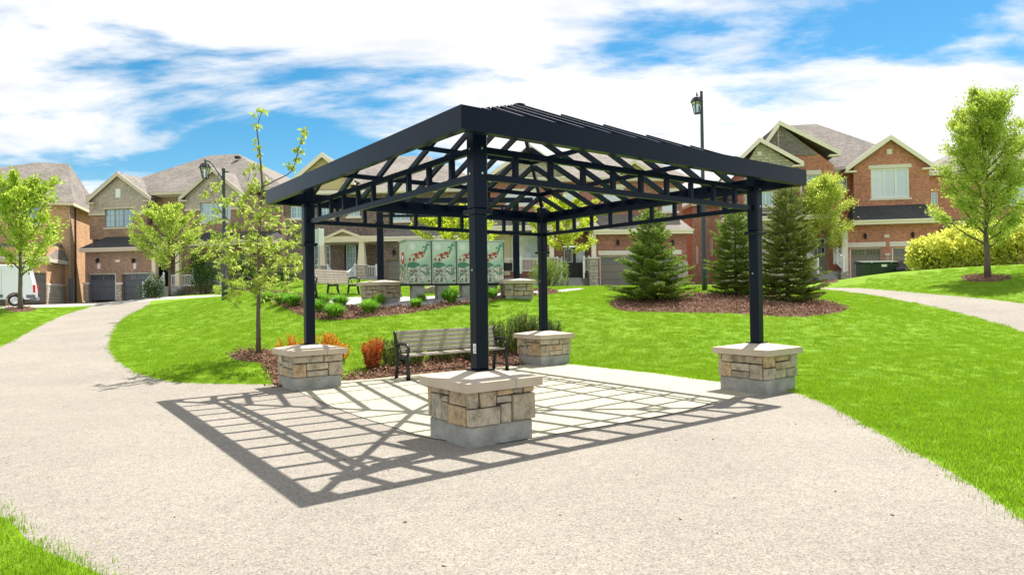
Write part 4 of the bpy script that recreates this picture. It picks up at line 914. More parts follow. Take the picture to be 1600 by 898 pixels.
# upper cream gable
hc.wall([(462, 300), (462, 280), (503, 242), (546, 278), (546, 300)], [], -.1, .4, 'stucco', 'gable_wall'); hc.box((497, 268, 508, 278), -.14, -.101, 'white', 'gable_vent')
hc.gable((503, 238), (452, 283), (553, 280), -.1, 6, rakem='creamwhite')
hc.box((446, 296, 700, 301), -.5, .1, 'creamwhite', 'fascia')
hc.hip(hc.L(446, 300, 0)[0], hc.L(762, 300, 0)[0], 0, 12, hc.L(600, 297, -.4)[1], [(hc.L(610, 244, 7)[0], 7, hc.L(640, 244, 7)[1]), (hc.L(668, 244, 7)[0], 7, hc.L(640, 244, 7)[1])])
hc.gable((535, 358), (498, 374), (576, 374), -2.2, 0, ov=.3, rakem='cream', rake_h=.16, th=.1)
hc.wall([(503, 374), (535, 360), (572, 374)], [], -2.2, .1, 'stucco', 'gable_wall')
hc.box((492, 369, 590, 378), -2.5, .0, 'cream', 'porch_beam')
for x, s_ in ((504, 3.6), (566, 3.9)):
    u0, z0 = hc.L(x, 414, -2.3); zt_ = hc.L(x, 377, -2.3)[1]; k = .26
    MB().add([(u0 - k, -2.56, z0), (u0 + k, -2.56, z0), (u0 + k, -2.04, z0), (u0 - k, -2.04, z0), (u0 - k * .6, -2.46, zt_), (u0 + k * .6, -2.46, zt_), (u0 + k * .6, -2.14, zt_), (u0 - k * .6, -2.14, zt_)], [(3, 2, 1, 0), (4, 5, 6, 7), (0, 1, 5, 4), (1, 2, 6, 5), (2, 3, 7, 6), (3, 0, 4, 7)]).build('porch_column', 'cream', hc.root)
    MB().box((u0 - .35, -2.65, z0 - 2.2), (u0 + .35, -1.95, z0 - .06)).build('column_pier', 'stonewall', hc.root); MB().box((u0 - .4, -2.7, z0 - .06), (u0 + .4, -1.9, z0)).build('pier_cap', 'stonelight', hc.root)
hc.box((490, 432, 590, 470), -2.6, -.01, 'step', 'porch_base')
hc.railing((541, 427), (555, 415), -4.4, -2.6, n=9); hc.railing((512, 416), (522, 428), -2.6, -4.4, n=7); hc.railing((572, 416), (588, 416), -2.3, -2.3, n=6); hc.steps(524, 550, 434, 448, -4.2, -2.6)
# garage wing on its right
hc.wall([(598, 372), (598, 470), (762, 470), (762, 372)], [(603, 405, 640, 470), (652, 405, 720, 470)], -1.4, .3, 'brick_dark'); hc.garage((603, 405, 640, 448), -1.3, 'gar_tan', 'taupe'); hc.garage((652, 405, 720, 448), -1.3, 'gar_tan', 'taupe')
hc.lamp(616, 395, -1.4); hc.lean((594, 368, 768), -1.9, .0, 350, 'shingle', 'creamwhite')
MB().box((hc.L(446, 400)[0], .31, -1), (hc.L(446, 400)[0] + .3, 12, hc.L(600, 300)[1])).build('side_wall', 'brick_dark', hc.root); MB().box((hc.L(762, 400)[0] - .3, .31, -1), (hc.L(762, 400)[0], 12, hc.L(600, 300)[1])).build('side_wall', 'brick_dark', hc.root)
# ---- centre right red brick house
hd = House('red brick house with white porch railing and taupe garage behind the spruce', 780, 45, 449, 2)
hd.wall([(766, 280), (766, 372), (1066, 372), (1066, 276)], [(790, 301, 838, 320), (943, 294, 975, 314), (880, 300, 905, 320), (1034, 300, 1058, 330)], 1.2, .3, 'brick_red')
for r_, n in (((790, 301, 838, 320), 2), ((943, 294, 975, 314), 2), ((880, 300, 905, 320), 1), ((1034, 300, 1058, 330), 1)): hd.window(r_, 1.2, n, (2, 2), 'white', 'glass_blind', sill='creamwhite', lintel='stonelight')
hd.box((764, 276, 1068, 283), .8, 1.25, 'creamwhite', 'fascia')
hd.wall([(772, 280), (772, 270), (828, 232), (888, 270), (888, 280)], [], 1.1, .3, 'siding', 'gable_wall'); hd.gable((828, 226), (764, 272), (893, 270), 1.1, 7, rakem='creamwhite')
hd.wall([(972, 276), (972, 268), (991, 256), (1012, 268), (1012, 276)], [], 1.0, .3, 'stucco', 'gable_wall'); hd.gable((991, 250), (965, 270), (1019, 269), 1.0, 5, rakem='cream', rake_h=.2)
hd.hip(hd.L(766, 300, 1.2)[0], hd.L(1066, 300, 1.2)[0], 1.2, 13, hd.L(900, 278, 1)[1], [(hd.L(880, 236, 7)[0], 7, hd.L(900, 236, 7)[1]), (hd.L(985, 236, 7)[0], 7, hd.L(900, 236, 7)[1])])
hd.wall([(766, 365), (766, 470), (926, 470), (926, 365)], [(797, 368, 842, 406), (880, 384, 916, 436)], 0.6, .3, 'brick_red')
hd.wall([(766, 365), (766, 430), (797, 430), (797, 365)], [], .5, .09, 'cream', 'porch_wall'); hd.window((797, 368, 842, 406), .6, 2, None, 'creamwhite', 'glass_blind', fw=.12)
hd.box((880, 386, 916, 437), .72, .8, 'darkdoor', 'front_door'); hd.window((881, 388, 895, 410), .6, 1, (1, 1), 'white', 'glass_dark'); hd.window((900, 386, 914, 410), .6, 1, (1, 1), 'white', 'glass_blind')
for x in (862, 928):
    hd.box((x - 3.5, 360, x + 3.5, 403), -1.2, -.85, 'creamwhite', 'porch_column'); hd.box((x - 7, 403, x + 7, 450), -1.35, -.7, 'stonewall', 'column_pier'); hd.box((x - 8, 401.5, x + 8, 404), -1.42, -.64, 'stonelight', 'pier_cap')
hd.box((766, 434, 880, 470), -1.2, .55, 'step', 'porch_base'); hd.steps(882, 912, 434, 448, -2.6, -.6, 4); hd.box((878, 434, 936, 470), -.6, .55, 'step', 'porch_floor')
hd.railing((768, 404), (812, 404), -1.1, -1.1, n=20); hd.railing((814, 404), (853, 404), -1.1, -1.1, n=18); hd.railing((871, 404), (878, 404), -1.1, -1.1, n=3); hd.railing((878, 404), (877, 410), -1.1, -2.6, n=6); hd.railing((912, 404), (912, 410), -1.1, -2.6, n=6); hd.railing((913, 403), (920, 403), -1.0, -1.0, n=3)
hd.lean((760, 352, 934), -1.6, 1.2, 336, 'shingle', 'creamwhite', ends=False)
hd.wall([(932, 362), (932, 470), (1073, 470), (1073, 362)], [(937, 399, 1062, 470)], -1.0, .3, 'brick_red'); hd.garage((937, 399, 1062, 448), -.9, 'gar_tan', 'stonelight', 16)
hd.box((935, 391, 1065, 398), -1.06, -1.0, 'stonelight', 'door_lintel'); hd.box((1060, 408, 1075, 450), -1.08, -1.002, 'stonewall', 'stone_base'); hd.lamp(965, 380, -1.0); hd.lamp(1050, 380, -1)
hd.lean((928, 358, 1082), -1.5, 1.2, 335, 'shingle', 'creamwhite')
MB().box((hd.L(1066, 400, 1.2)[0] - .3, 1.51, -1), (hd.L(1066, 400, 1.2)[0], 13, hd.L(900, 280, 1)[1])).build('side_wall', 'brick_red', hd.root); MB().box((hd.L(766, 400, 1.2)[0], 1.51, -1), (hd.L(766, 400, 1.2)[0] + .3, 13, hd.L(900, 280, 1)[1])).build('side_wall', 'brick_red', hd.root)
# ---- right house
hr = House('orange brick house with stone and shake gables and two taupe garage doors', 1325, 46, 436, -10)
hr.wall([(1322, 348), (1322, 450), (1466, 450), (1466, 342)], [(1328, 387, 1379, 450), (1394, 386, 1449, 450)], 0, .3, 'brick_orange')
hr.garage((1328, 387, 1379, 434), .1, 'gar_tan', 'creamwhite'); hr.garage((1394, 386, 1449, 433), .1, 'gar_tan', 'creamwhite')
hr.box((1325, 378.5, 1384, 386), -.05, 0, 'stonelight', 'door_lintel'); hr.box((1390, 376.5, 1456, 384.5), -.05, 0, 'stonelight', 'door_lintel'); hr.box((1382, 366.5, 1389.5, 371), -.05, 0, 'stonelight', 'house_number_plaque')
hr.box((1383, 396, 1391, 398.5), -.06, 0, 'stonelight', 'stone_ledge'); hr.box((1384, 398.5, 1390, 440), -.04, 0, 'stonewall', 'stone_base')
hr.lamp(1351, 370, 0); hr.lamp(1425, 368, 0)
hr.lean((1334, 342, 1478), -.6, 1.4, 320, 'shingle_dk', 'creamwhite')
WU = 1.4
hr.wall([(1334, 262), (1334, 335), (1452, 330), (1452, 259), (1392, 217)], [(1361, 263, 1421, 309.5)], WU, .3, 'brick_orange'); hr.window((1361, 263, 1421, 309.5), WU, 3, (2, 3), 'white', 'glass_blind', sill='stonelight', lintel='stonelight', fw=.12)
hr.box((1386, 233, 1394, 241), WU - .05, WU, 'stonelight', 'gable_stone'); hr.gable((1392, 211), (1321, 263), (1460, 256), WU, 8, rakem='creamwhite')
hr.wall([(1300, 258), (1300, 345), (1336, 345), (1336, 258)], [(1310, 277, 1324, 297)], WU + 1.0, .3, 'brick_orange'); hr.window((1310, 277, 1324, 297), WU + 1.0, 1, (2, 2), 'white', sill='stonelight'); hr.box((1296, 263, 1336, 269), WU + .9, WU + .99, 'creamwhite', 'fascia')
WM = .6
hr.wall([(1180, 243), (1180, 345), (1303, 345), (1303, 258), (1217, 196)], [(1261, 273, 1281, 309)], WM, .3, 'brick_orange'); hr.window((1261, 273, 1281, 309), WM, 1, (2, 3), 'white', sill='stonelight'); hr.box((1259, 266, 1283, 273), WM - .05, WM, 'stonelight', 'lintel')
hr.wall([(1192, 243), (1192, 214), (1217, 194), (1276, 240), (1276, 243)], [], WM - .06, .055, 'siding_dk', 'shake_siding'); hr.box((1215, 196, 1217.5, 243), WM - .1, WM - .061, 'siding', 'corner_trim')
hr.gable((1217.5, 188.5), (1180, 219), (1314, 260), WM, 8, rakem='creamwhite')
WS = -.3
hr.wall([(1163, 262), (1163, 345), (1243, 345), (1243, 257), (1187, 222)], [(1186, 300, 1208, 322)], WS, .3, 'stonewall'); hr.window((1186, 300, 1208, 322), WS, 2, (2, 2), 'white', sill='stonelight'); hr.box((1183.5, 236.5, 1190, 243), WS - .05, WS, 'stonelight', 'gable_stone')
hr.gable((1187, 215), (1143, 251), (1256, 259), WS, 6, rakem='creamwhite')
hr.box((1250.5, 290, 1253.5, 322), WS + .2, WS + .3, 'white', 'downpipe')
hr.lean((1130, 337, 1300), -1.6, .6, 322, 'shingle_dk', 'creamwhite'); hr.wall([(1128, 330), (1128, 450), (1252, 450), (1252, 330)], [], -1.0, .3, 'stonewall')
hr.wall([(1255, 335), (1255, 450), (1325, 450), (1325, 335)], [(1262, 370, 1273, 402), (1274, 370, 1293, 424)], 1.2, .3, 'brick_orange'); hr.box((1274, 370, 1293, 424), 1.3, 1.38, 'taupe', 'front_door'); hr.window((1277, 372, 1290, 398), 1.2, 1, (2, 1), 'white', 'glass_dark'); hr.window((1262, 370, 1273, 402), 1.2, 1, (1, 2), 'white')
hr.box((1316, 358, 1325, 424), -1.2, -.85, 'creamwhite', 'porch_column'); hr.box((1314, 424, 1327, 446), -1.3, -.75, 'stonewall', 'column_pier')
hr.box((1255, 424, 1325, 450), -.9, 1.19, 'step', 'porch_floor'); hr.steps(1280, 1308, 424, 436, -2.6, -.9, 4)
hr.railing((1262, 394), (1278, 406), -.9, -2.6, n=10); hr.railing((1303, 390), (1318, 402), -.9, -2.8, n=10); hr.railing((1308, 389), (1315, 389), -1, -1, n=3)
u0 = hr.L(1163, 300, WS)[0]; u1 = hr.L(1466, 300, 0)[0]; ze = hr.L(1300, 262, 2.4)[1]
MB().box((u0, .02, -1), (u0 + .3, 13, ze)).build('side_wall', 'brick_orange', hr.root); MB().box((u1 - .3, .31, -1), (u1, 13, hr.L(1400, 345, 0)[1])).build('side_wall', 'brick_orange', hr.root)
uq = hr.L(1452, 300, WU)[0]; MB().box((uq - .3, WU + .31, -1), (uq, 13, ze)).build('side_wall', 'brick_orange', hr.root)
r1 = hr.L(1233, 194, 7); r2 = hr.L(1258, 194, 7); hr.hip(u0 + .5, uq, 2.6, 13, ze, [(r1[0], 7.5, r1[1]), (r2[0] + 1, 7.5, r1[1])])
# side wing with plain orange wall
hw = House('narrow plain orange brick side wall house between the spruces and the lamp post', 1083, 50, 446, 0)
hw.wall([(1082, 318), (1082, 470), (1126, 470), (1126, 318)], [(1088, 384, 1091, 412), (1110, 372, 1114, 400)], 0, .3, 'brick_salmon'); hw.window((1088, 384, 1091, 412), 0, 1, None, 'creamwhite'); hw.window((1110, 372, 1114, 400), 0, 1, None, 'creamwhite')
hw.box((1125.5, 318, 1128.5, 440), -.15, -.02, 'cream', 'downpipe')
a, b__ = hw.L(1078, 318), hw.L(1165, 318); hw.hip(a[0] + .4, b__[0], 0, 8, a[1], [(hw.L(1118, 285, 4)[0], 4, hw.L(1118, 282, 4)[1]), (hw.L(1135, 285, 4)[0], 4, hw.L(1118, 282, 4)[1])], fascia='cream')
MB().box((b__[0] - .3, 0, -1), (b__[0], 8, a[1] - .1)).build('side_wall', 'brick_salmon', hw.root)
MB().box((hw.L(1082, 400)[0], .31, -1), (hw.L(1082, 400)[0] + .3, 8, a[1] - .1)).build('side_wall', 'brick_salmon', hw.root)
hw.wall([(1110, 300), (1123, 285), (1136, 300)], [], -.3, .3, 'stucco', 'gable_wall'); hw.gable((1123, 282), (1106, 301), (1140, 301), -.3, 4, ov=.2, rakem='cream', rake_h=.2)
# far right house behind the tree
hf = House('red brick house mostly hidden behind the tall tree at the right edge', 1450, 52, 430, -6)
hf.wall([(1449, 264), (1449, 450), (1760, 450), (1760, 264)], [(1455, 300, 1466, 320), (1560, 285, 1620, 320)], 0, .3, 'brick_orange'); hf.window((1455, 300, 1466, 320), 0, 1); hf.window((1560, 285, 1620, 320), 0, 3, sill='stonelight')
hf.hip(hf.L(1449, 300)[0], hf.L(1760, 300)[0], 0, 10, hf.L(1550, 268)[1], [(hf.L(1540, 214, 5)[0], 5, hf.L(1560, 214, 5)[1]), (hf.L(1680, 214, 5)[0], 5, hf.L(1560, 214, 5)[1])])
MB().box((hf.L(1449, 300)[0], .31, -1), (hf.L(1449, 300)[0] + .3, 10, hf.L(1550, 268)[1] - .1)).build('side_wall', 'brick_orange', hf.root)
hf.gable((1518, 338), (1498, 352), (1545, 352), -2.5, 0, rakem='cream', rake_h=.2); hf.box((1502, 352, 1542, 450), -2.4, -.01, 'brick_orange', 'porch_wall')
# ------------------------------------------------------------------ vegetation
def leaves(name, pts_, dirs, size, m, seed=0, wr=.5, var=.35, up=.4, fold=.12, droop=0.0, jit=.55):
    """pointed folded leaves: 4 verts, 2 tris as one quad each"""
    rr = np.random.default_rng(seed); n = len(pts_); P = np.asarray(pts_); d = np.asarray(dirs) + rr.normal(0, jit, (n, 3)); d[:, 2] += up - droop
    d /= np.linalg.norm(d, axis=1)[:, None]; q = rr.normal(size=(n, 3)); s = np.cross(d, q); s /= np.linalg.norm(s, axis=1)[:, None] + 1e-9; nn = np.cross(d, s)
    L = (size * (1 + var * rr.uniform(-1, 1, n)))[:, None]; a = P; b = P + d * L * .5 + s * L * wr / 2 + nn * L * fold; c = P + d * L; e = P + d * L * .5 - s * L * wr / 2 + nn * L * fold
    v = np.stack([a, b, c, e], 1).reshape(-1, 3); f = np.arange(4 * n).reshape(-1, 4)
    tri = np.concatenate([f[:, [0, 1, 2]], f[:, [0, 2, 3]]]); return npmesh(name, v, tri, m, True)
def tree(px, Y, label, Ht, cb, prof, m, nl=16, seed=1, leaf=.11, nleaf=9000, tr=.06, base=None, name='deciduous_tree', group=None, clumpn=None, asc=.9, spread=.10, zoff=0, spires=0):
    g = Gf(px, Y) if base is None else np.array(base); rr = np.random.default_rng(seed); t = empty(name, (g[0], g[1], g[2] + zoff), 0, label, 'tree', group)
    tk = MB(); k = 9; ax = [np.array([.04 * math.sin(i * 1.3 + seed) * i / k * 2, .04 * math.cos(i * 1.7 + seed) * i / k * 2, Ht * .93 * i / k - (.15 if i == 0 else 0)]) for i in range(k + 1)]
    tk.tube(ax, [tr * (1.25 if i == 0 else 1) * (1 - .88 * i / k) for i in range(k + 1)], 8); tk.build('trunk', 'bark', t, True)
    def axp(z): i = min(k - 1, max(0, int(z / (Ht * .93) * k))); f = z / (Ht * .93) * k - i; return ax[i] + (ax[i+1] - ax[i]) * f
    br = MB(); tips = []; P = []; D = []
    for i in range(nl):
        f = (i + .5) / nl; z0 = cb + (Ht - cb) * (f ** .95) * .86; az = i * 2.399 + rr.uniform(-.4, .4); zr = z0 + .25 * (Ht - cb) * (1 - f * .6); fr = (zr - cb) / (Ht - cb); rad = prof(min(1, fr)) * rr.uniform(.82, 1.12)
        st = axp(z0); dirv = np.array([math.cos(az), math.sin(az), 0]); rise = min(rad * asc * rr.uniform(.8, 1.2), (Ht - z0) * .82) * (.55 + .45 * min(1, f * 2)); nseg = 5
        pl = [st + dirv * rad * (j / nseg) + np.array([0, 0, rise * (j / nseg) ** 1.25]) + rr.normal(0, .03, 3) * (j > 0) for j in range(nseg + 1)]
        br.tube(pl, [tr * .42 * (1 - f * .5) * (1 - .85 * j / nseg) + .004 for j in range(nseg + 1)], 5)
        for s_ in range(7):
            q = rr.uniform(.25, 1.0); j = min(nseg - 1, int(q * nseg)); p = pl[j] + (pl[j+1] - pl[j]) * (q * nseg - j); a2 = az + rr.choice([-1, 1]) * rr.uniform(.4, 1.2); l2 = rad * rr.uniform(.22, .42)
            e2 = p + np.array([math.cos(a2), math.sin(a2), rr.uniform(.1, .9)]) * l2; mid = (p + e2) / 2 + rr.normal(0, .03, 3)
            br.tube([p, mid, e2], [.012, .009, .004], 4); tips += [(p, e2)] * 2
        tips += [(pl[j], pl[j+1]) for j in range(1, nseg)]
    for i in range(4):
        st = axp(Ht * (.72 + .05 * i)); e2 = np.array([rr.normal(0, .12), rr.normal(0, .12), Ht * (.90 + .03 * rr.random())]) ; tips += [(st, e2)] * 4
    for i in range(spires):
        a = i * 2.4 + rr.uniform(-.3, .3); f = rr.uniform(.42, .9); rad = prof(f) * rr.uniform(.5, .95); p = axp(min(Ht * .9, cb + (Ht - cb) * f * .8)) + np.array([math.cos(a) * rad, math.sin(a) * rad, .15]); e2 = p + np.array([math.cos(a) * .12, math.sin(a) * .12, rr.uniform(.10, .17) * Ht])
        if e2[2] > Ht * 1.02: e2[2] = Ht * rr.uniform(.92, 1.02)
        br.tube([p, (p + e2) / 2, e2], [.012, .008, .003], 4); tips += [(p, e2)] * 5
    br.build('branches', 'bark', t, True)
    per = max(3, nleaf // len(tips))
    for p, e2 in tips:
        q = rr.random((per, 1)) ** .8; c = p + (e2 - p) * q + rr.normal(0, spread * (Ht / 6), (per, 3)) * (.55 + .45 * q); P.append(c); o = c - np.array([0, 0, cb + (Ht - cb) * .45]); D.append(o / (np.linalg.norm(o, axis=1)[:, None] + .3))
    P = np.concatenate(P); D = np.concatenate(D)
    o = link(bpy.data.objects.new('crown', leaves('crown', P, D, leaf, m, seed)), t); return t
oval = lambda w_, pk=.38: (lambda f: w_ * (math.sin(math.pi * min(1, (f / (2 * pk)) if f < pk else .5 + (f - pk) / (2 * (1 - pk)))) ** .7 * .92 + .08))
g = G(32, 483); tree(0, 0, 'young vase-shaped maple at the left edge in front of the white van', P3(32, 274, g[1])[2] - g[2], 1.2, oval(1.5, .25), 'leaf_a', 24, 3, .14, 11000, .09, base=g, asc=1.7, spires=16)
g = P3(265, 462, 41); g[2] = h1(g[0], g[1]); tree(0, 0, 'rounded light green young maple in front of the grey shake gabled house', P3(265, 320, 41)[2] - g[2], 1.25, oval(2.3, .24), 'leaf_b', 24, 5, .15, 12000, .09, base=g, asc=.9, spires=6)
g = P3(887, 441, 38); g[2] = h1(g[0], g[1]); tree(0, 0, 'small bright green tree before the red brick porch behind the back column', P3(887, 312, 38)[2] - g[2], 1.9, oval(1.9, .35), 'leaf_c', 20, 9, .15, 10000, .07, base=g, asc=.8)
g = P3(705, 441, 33); g[2] = h1(g[0], g[1]); tree(0, 0, 'yellow green tree behind the community mailboxes', P3(705, 330, 33)[2] - g[2], 1.6, oval(2.0, .4), 'leaf_c', 20, 12, .15, 10000, .07, base=g, asc=.7)
g = G(1292, 438.5); 
if g[1] > 45: g = Gf(1292, 37)
tree(0, 0, 'round pale green small tree before the door of the orange brick house', P3(1292, 268, g[1])[2] - g[2], 2.1, oval(1.6, .35), 'leaf_pale', 30, 14, .13, 16000, .085, base=g, asc=.8, spread=.16, spires=5)
g = G(1543, 432); tree(0, 0, 'tallest leafy tree with an upright oval crown on the right mound', P3(1543, 128, g[1])[2] - g[2], P3(1543, 392, g[1])[2] - g[2], oval(1.45, .2), 'leaf_b', 44, 21, .10, 40000, .105, base=g, asc=1.35, spread=.10, spires=14)
# sapling with explicit limbs
def sapling():
    g = G(404, 552); Y = g[1]; t = empty('sapling', tuple(g), 0, 'slender sapling with loose drooping leaf clusters beside the left pier', 'tree'); rr = np.random.default_rng(4)
    def q(px, py, dy=0): return P3(px, py, Y + dy) - g
    tr = MB(); tr.tube([q(404, 556), q(403.5, 500), q(404.5, 440), q(404, 370), q(410, 290), q(406, 240), q(401, 200), q(410, 172)], [.055, .045, .04, .034, .026, .018, .012, .006], 8); tr.build('trunk', 'bark', t, True)
    limbs = [[(411, 292, 0), (430, 282, .1), (456, 267, .2), (466, 235, .25), (475, 208, .25)], [(404, 380, 0), (375, 360, -.2), (345, 330, -.3), (326, 290, -.3)], [(404, 420, 0), (430, 395, .2), (455, 372, .3), (478, 355, .3)],
             [(404, 440, 0), (370, 425, .3), (345, 418, .4)], [(404, 405, 0), (440, 392, -.5), (470, 372, -.7)], [(405, 350, 0), (380, 330, .4), (362, 312, .5)], [(405, 345, 0), (425, 325, -.3), (446, 318, -.4)], [(404, 430, 0), (420, 425, -.5), (452, 420, -.8), (468, 402, -.9)],
             [(404, 400, 0), (372, 398, -.6), (350, 380, -.8)], [(404, 450, 0), (428, 448, .6), (458, 440, .8)], [(404, 445, 0), (380, 452, -.5), (356, 447, -.7)], [(404, 390, 0), (415, 370, .8), (428, 350, 1.0)], [(404, 395, 0), (392, 380, .9), (380, 365, 1.1)], [(408, 310, 0), (395, 300, .2), (385, 280, .2)], [(404, 415, 0), (352, 396, .3), (336, 358, .3)], [(404, 428, 0), (434, 408, .3), (462, 408, .5)]]
    b = MB(); C = []
    for li, lm in enumerate(limbs):
        p = [q(*x) for x in lm]; p2 = curve(p, 3); n = len(p2); b.tube(p2, [.017 * (1 - .75 * i / n) for i in range(n)], 5)
        for i in range(1, n):
            if li == 0 and i < 6: continue
            for s_ in range(2 if li == 0 else 3):
                e2 = p2[i] + rr.normal(0, .06 if li == 0 else .13, 3) + np.array([0, 0, .05]); b.tube([p2[i], e2], [.006, .003], 4); C.append(e2)
    for z in range(9):
        p = q(404 + (6 if z < 4 else 0) * (1 - z / 5) - (2 if 4 < z < 8 else 0), 340 - z * 20.5); 
        for s_ in range(3 if z < 5 else 2): C.append(p + rr.normal(0, .12 if z < 3 else .055, 3))
    C.append(q(411, 172)); C.append(q(475, 208)); b.build('branches', 'bark', t, True)
    P = []; D = []
    for c in C:
        n = rr.integers(5, 13); a = rr.uniform(0, 6.28, n); d = np.c_[np.cos(a), np.sin(a), rr.uniform(-1.5, .2, n)]; P.append(c + rr.normal(0, .022, (n, 3))); D.append(d)
    link(bpy.data.objects.new('crown', leaves('crown', np.concatenate(P), np.concatenate(D), .115, 'leaf_sap', 3, .42, .3, 0, .06, .35)), t)
sapling()
# spruces
def spruce_mesh(seed, Ht, Rb, m, shape=1.0):
    rr = np.random.default_rng(seed); br = MB(); P = []; D = []; nz = int(Ht * 6)
    for i in range(nz):
        f = (i + .4) / nz; z = .14 + f * (Ht - .22); r_ = Rb * (1 - f) ** (.8 * shape) * (1 if f > .12 else .86 + f); nb = int(7 + 4 * (1 - f)); o = rr.uniform(0, 6.28)
        for j in range(nb):
            a = o + j * 6.283 / nb + rr.uniform(-.25, .25); rl = r_ * rr.choice([rr.uniform(.62, .8), rr.uniform(.85, 1.15)]) + .06; n = 6; zj = z + rr.normal(0, .025)
            tip = rl * (.06 + .16 * rr.random() + .75 * f * f) - .16 * rl * (1 - f)
            pl = [np.array([math.cos(a) * rl * q, math.sin(a) * rl * q, zj + tip * q ** 1.6 - .10 * rl * math.sin(math.pi * q) * (1 - f)]) for q in np.linspace(0, 1, n)]
            br.tube(pl, [.016 * (1 - f * .5) * (1 - .8 * q) + .002 for q in np.linspace(0, 1, n)], 3, False)
            ns = max(4, int(rl / .075))
            for s_ in range(ns + 1):
                q = 1.0 if s_ == ns else .25 + .73 * (s_ + rr.random()) / ns; k = min(n - 2, int(q * (n - 1))); p = pl[k] + (pl[k+1] - pl[k]) * (q * (n - 1) - k); dirm = pl[k+1] - pl[k]; dirm = dirm / np.linalg.norm(dirm)
                for sg in ((-1, 1) if s_ < ns else (0,)):
                    side = np.array([-math.sin(a), math.cos(a), 0]) * sg; l2 = (.07 + .26 * rl * (1 - q * .75)) * rr.uniform(.7, 1.2) * (.7 if sg == 0 else 1); d2 = dirm * .75 + side * .75 + np.array([0, 0, rr.uniform(-.06, .12)]); d2 /= np.linalg.norm(d2)
                    nn_ = max(8, int(l2 / .0058)); u = rr.random(nn_)[:, None]; c = p + d2 * l2 * u; dd = d2 * 1.1 + rr.normal(0, .45, (nn_, 3)); P.append(c); D.append(dd)
    nn_ = 60; P.append(np.c_[rr.normal(0, .01, nn_), rr.normal(0, .01, nn_), Ht - rr.random(nn_) * .35]); D.append(np.c_[rr.normal(0, .6, (nn_, 2)), np.ones(nn_)])
    return br, leaves('needles', np.concatenate(P), np.concatenate(D), .075, m, seed, .24, .3, .04, 0, 0, .12)
def spruce(px, py, ptop, wpx, m, seed, label, shape=1.0, Y=None):
    g = G(px, py) if Y is None else Gf(px, Y); Ht = P3(px, ptop, g[1])[2] - g[2]; Rb = wpx / 2 * g[1] / FPX
    t = empty('spruce_tree', tuple(g), 0, label, 'tree', 'young spruces in the mulch beds'); b, me = spruce_mesh(seed, Ht, Rb, m, shape)
    MB().tube([(0, 0, -.1), (0, 0, Ht * .5), (0, 0, Ht * .96)], [.075, .045, .01], 8).build('trunk', 'bark', t, True); b.build('branches', 'bark', t); link(bpy.data.objects.new('crown', me), t)
spruce(1019, 468, 328, 134, 'needle', 31, 'bushy green spruce with a wide skirt, left in the large mulch bed', .95)
spruce(1150, 458, 325, 92, 'needle', 32, 'darker spruce half hidden behind the right pavilion column', .62, Y=22.5)
spruce(1231, 472, 296, 112, 'needle_y', 33, 'spruce with yellow tipped twigs, rightmost in the mulch bed', .70)
# shrubs --------------------------------------------------------------
def strapbush(seed, r_, hgt, m, n=260, wd=.02):
    rr = np.random.default_rng(seed); v = []; f = []
    for i in range(n):
        a = rr.uniform(0, 6.283); el = rr.uniform(.15, 1) ** .7; l = hgt * rr.uniform(.8, 1.15); b0 = np.array([math.cos(a), math.sin(a), 0]) * r_ * .35 * rr.random(); out = np.array([math.cos(a), math.sin(a), 0]) * r_ * (1.15 - el * .9); side = np.array([-math.sin(a), math.cos(a), 0]) * wd / 2
        for j, q in enumerate((0, .4, .75, 1)):
            p = b0 + out * q + np.array([0, 0, l * (q * (1.25 + .4 * el) - q * q * (.85 - .3 * el))]) ; s_ = side * (1 - q * .9); v += [p - s_, p + s_]
        k = len(v) - 8
        for j in range(3): f += [(k + 2*j, k + 2*j+1, k + 2*j+3), (k + 2*j, k + 2*j+3, k + 2*j+2)]
    return npmesh('foliage', np.array(v), f, m, True)
bm_ = [strapbush(50 + i, .44, .40, 'leaf_bush', 700, .036) for i in range(3)]
def bush_at(px, py, wpx, i, label, group='green leafy clumps in the middle mulch bed', me=None):
    g = G(px, py); s_ = wpx / 2 * g[1] / FPX / .36; t = empty('leafy_plant', tuple(g), i * 1.3, label, 'plant', group); o = link(bpy.data.objects.new('foliage', me or bm_[i % 3]), t); o.scale = (s_, s_, s_ * 1.02)
bl_ = [(418, 470, 26, 'green clump at the left end of the middle bed, in front of its tip'), (440, 474, 28, 'green clump second from the left end of the middle bed'), (458, 477, 32, 'broad green clump left of the left pavilion column'), (506, 474, 26, 'green clump between the left column and the second bench'), (499, 487, 32, 'green clump at the front edge right of the left pavilion column'), (523, 495, 36, 'lowest green clump in the middle bed, at the grass edge'), (532, 478, 30, 'dark green clump under the second bench'), (577, 488, 34, 'green clump in front of the left pier of the small pergola'), (592, 476, 26, 'green clump tucked against the pier of the small pergola'), (650, 479, 22, 'small green clump in front of the first mailbox pedestal'), (659, 471, 18, 'smallest green clump beside the first mailbox pedestal'), (703, 472, 34, 'spiky green clump under the second mailbox'), (768, 465, 26, 'green clump right of the front pavilion column'), (822, 459, 32, 'green clump right of the straw coloured tuft')]
for i, (x, y, w_, lb) in enumerate(bl_): bush_at(x, y, w_, i, lb)
sm_ = strapbush(60, .40, .24, 'leaf_straw', 700, .012); bush_at(796, 463, 28, 1, 'straw coloured dry tuft of grass between two green clumps', 'dry tufts', sm_)
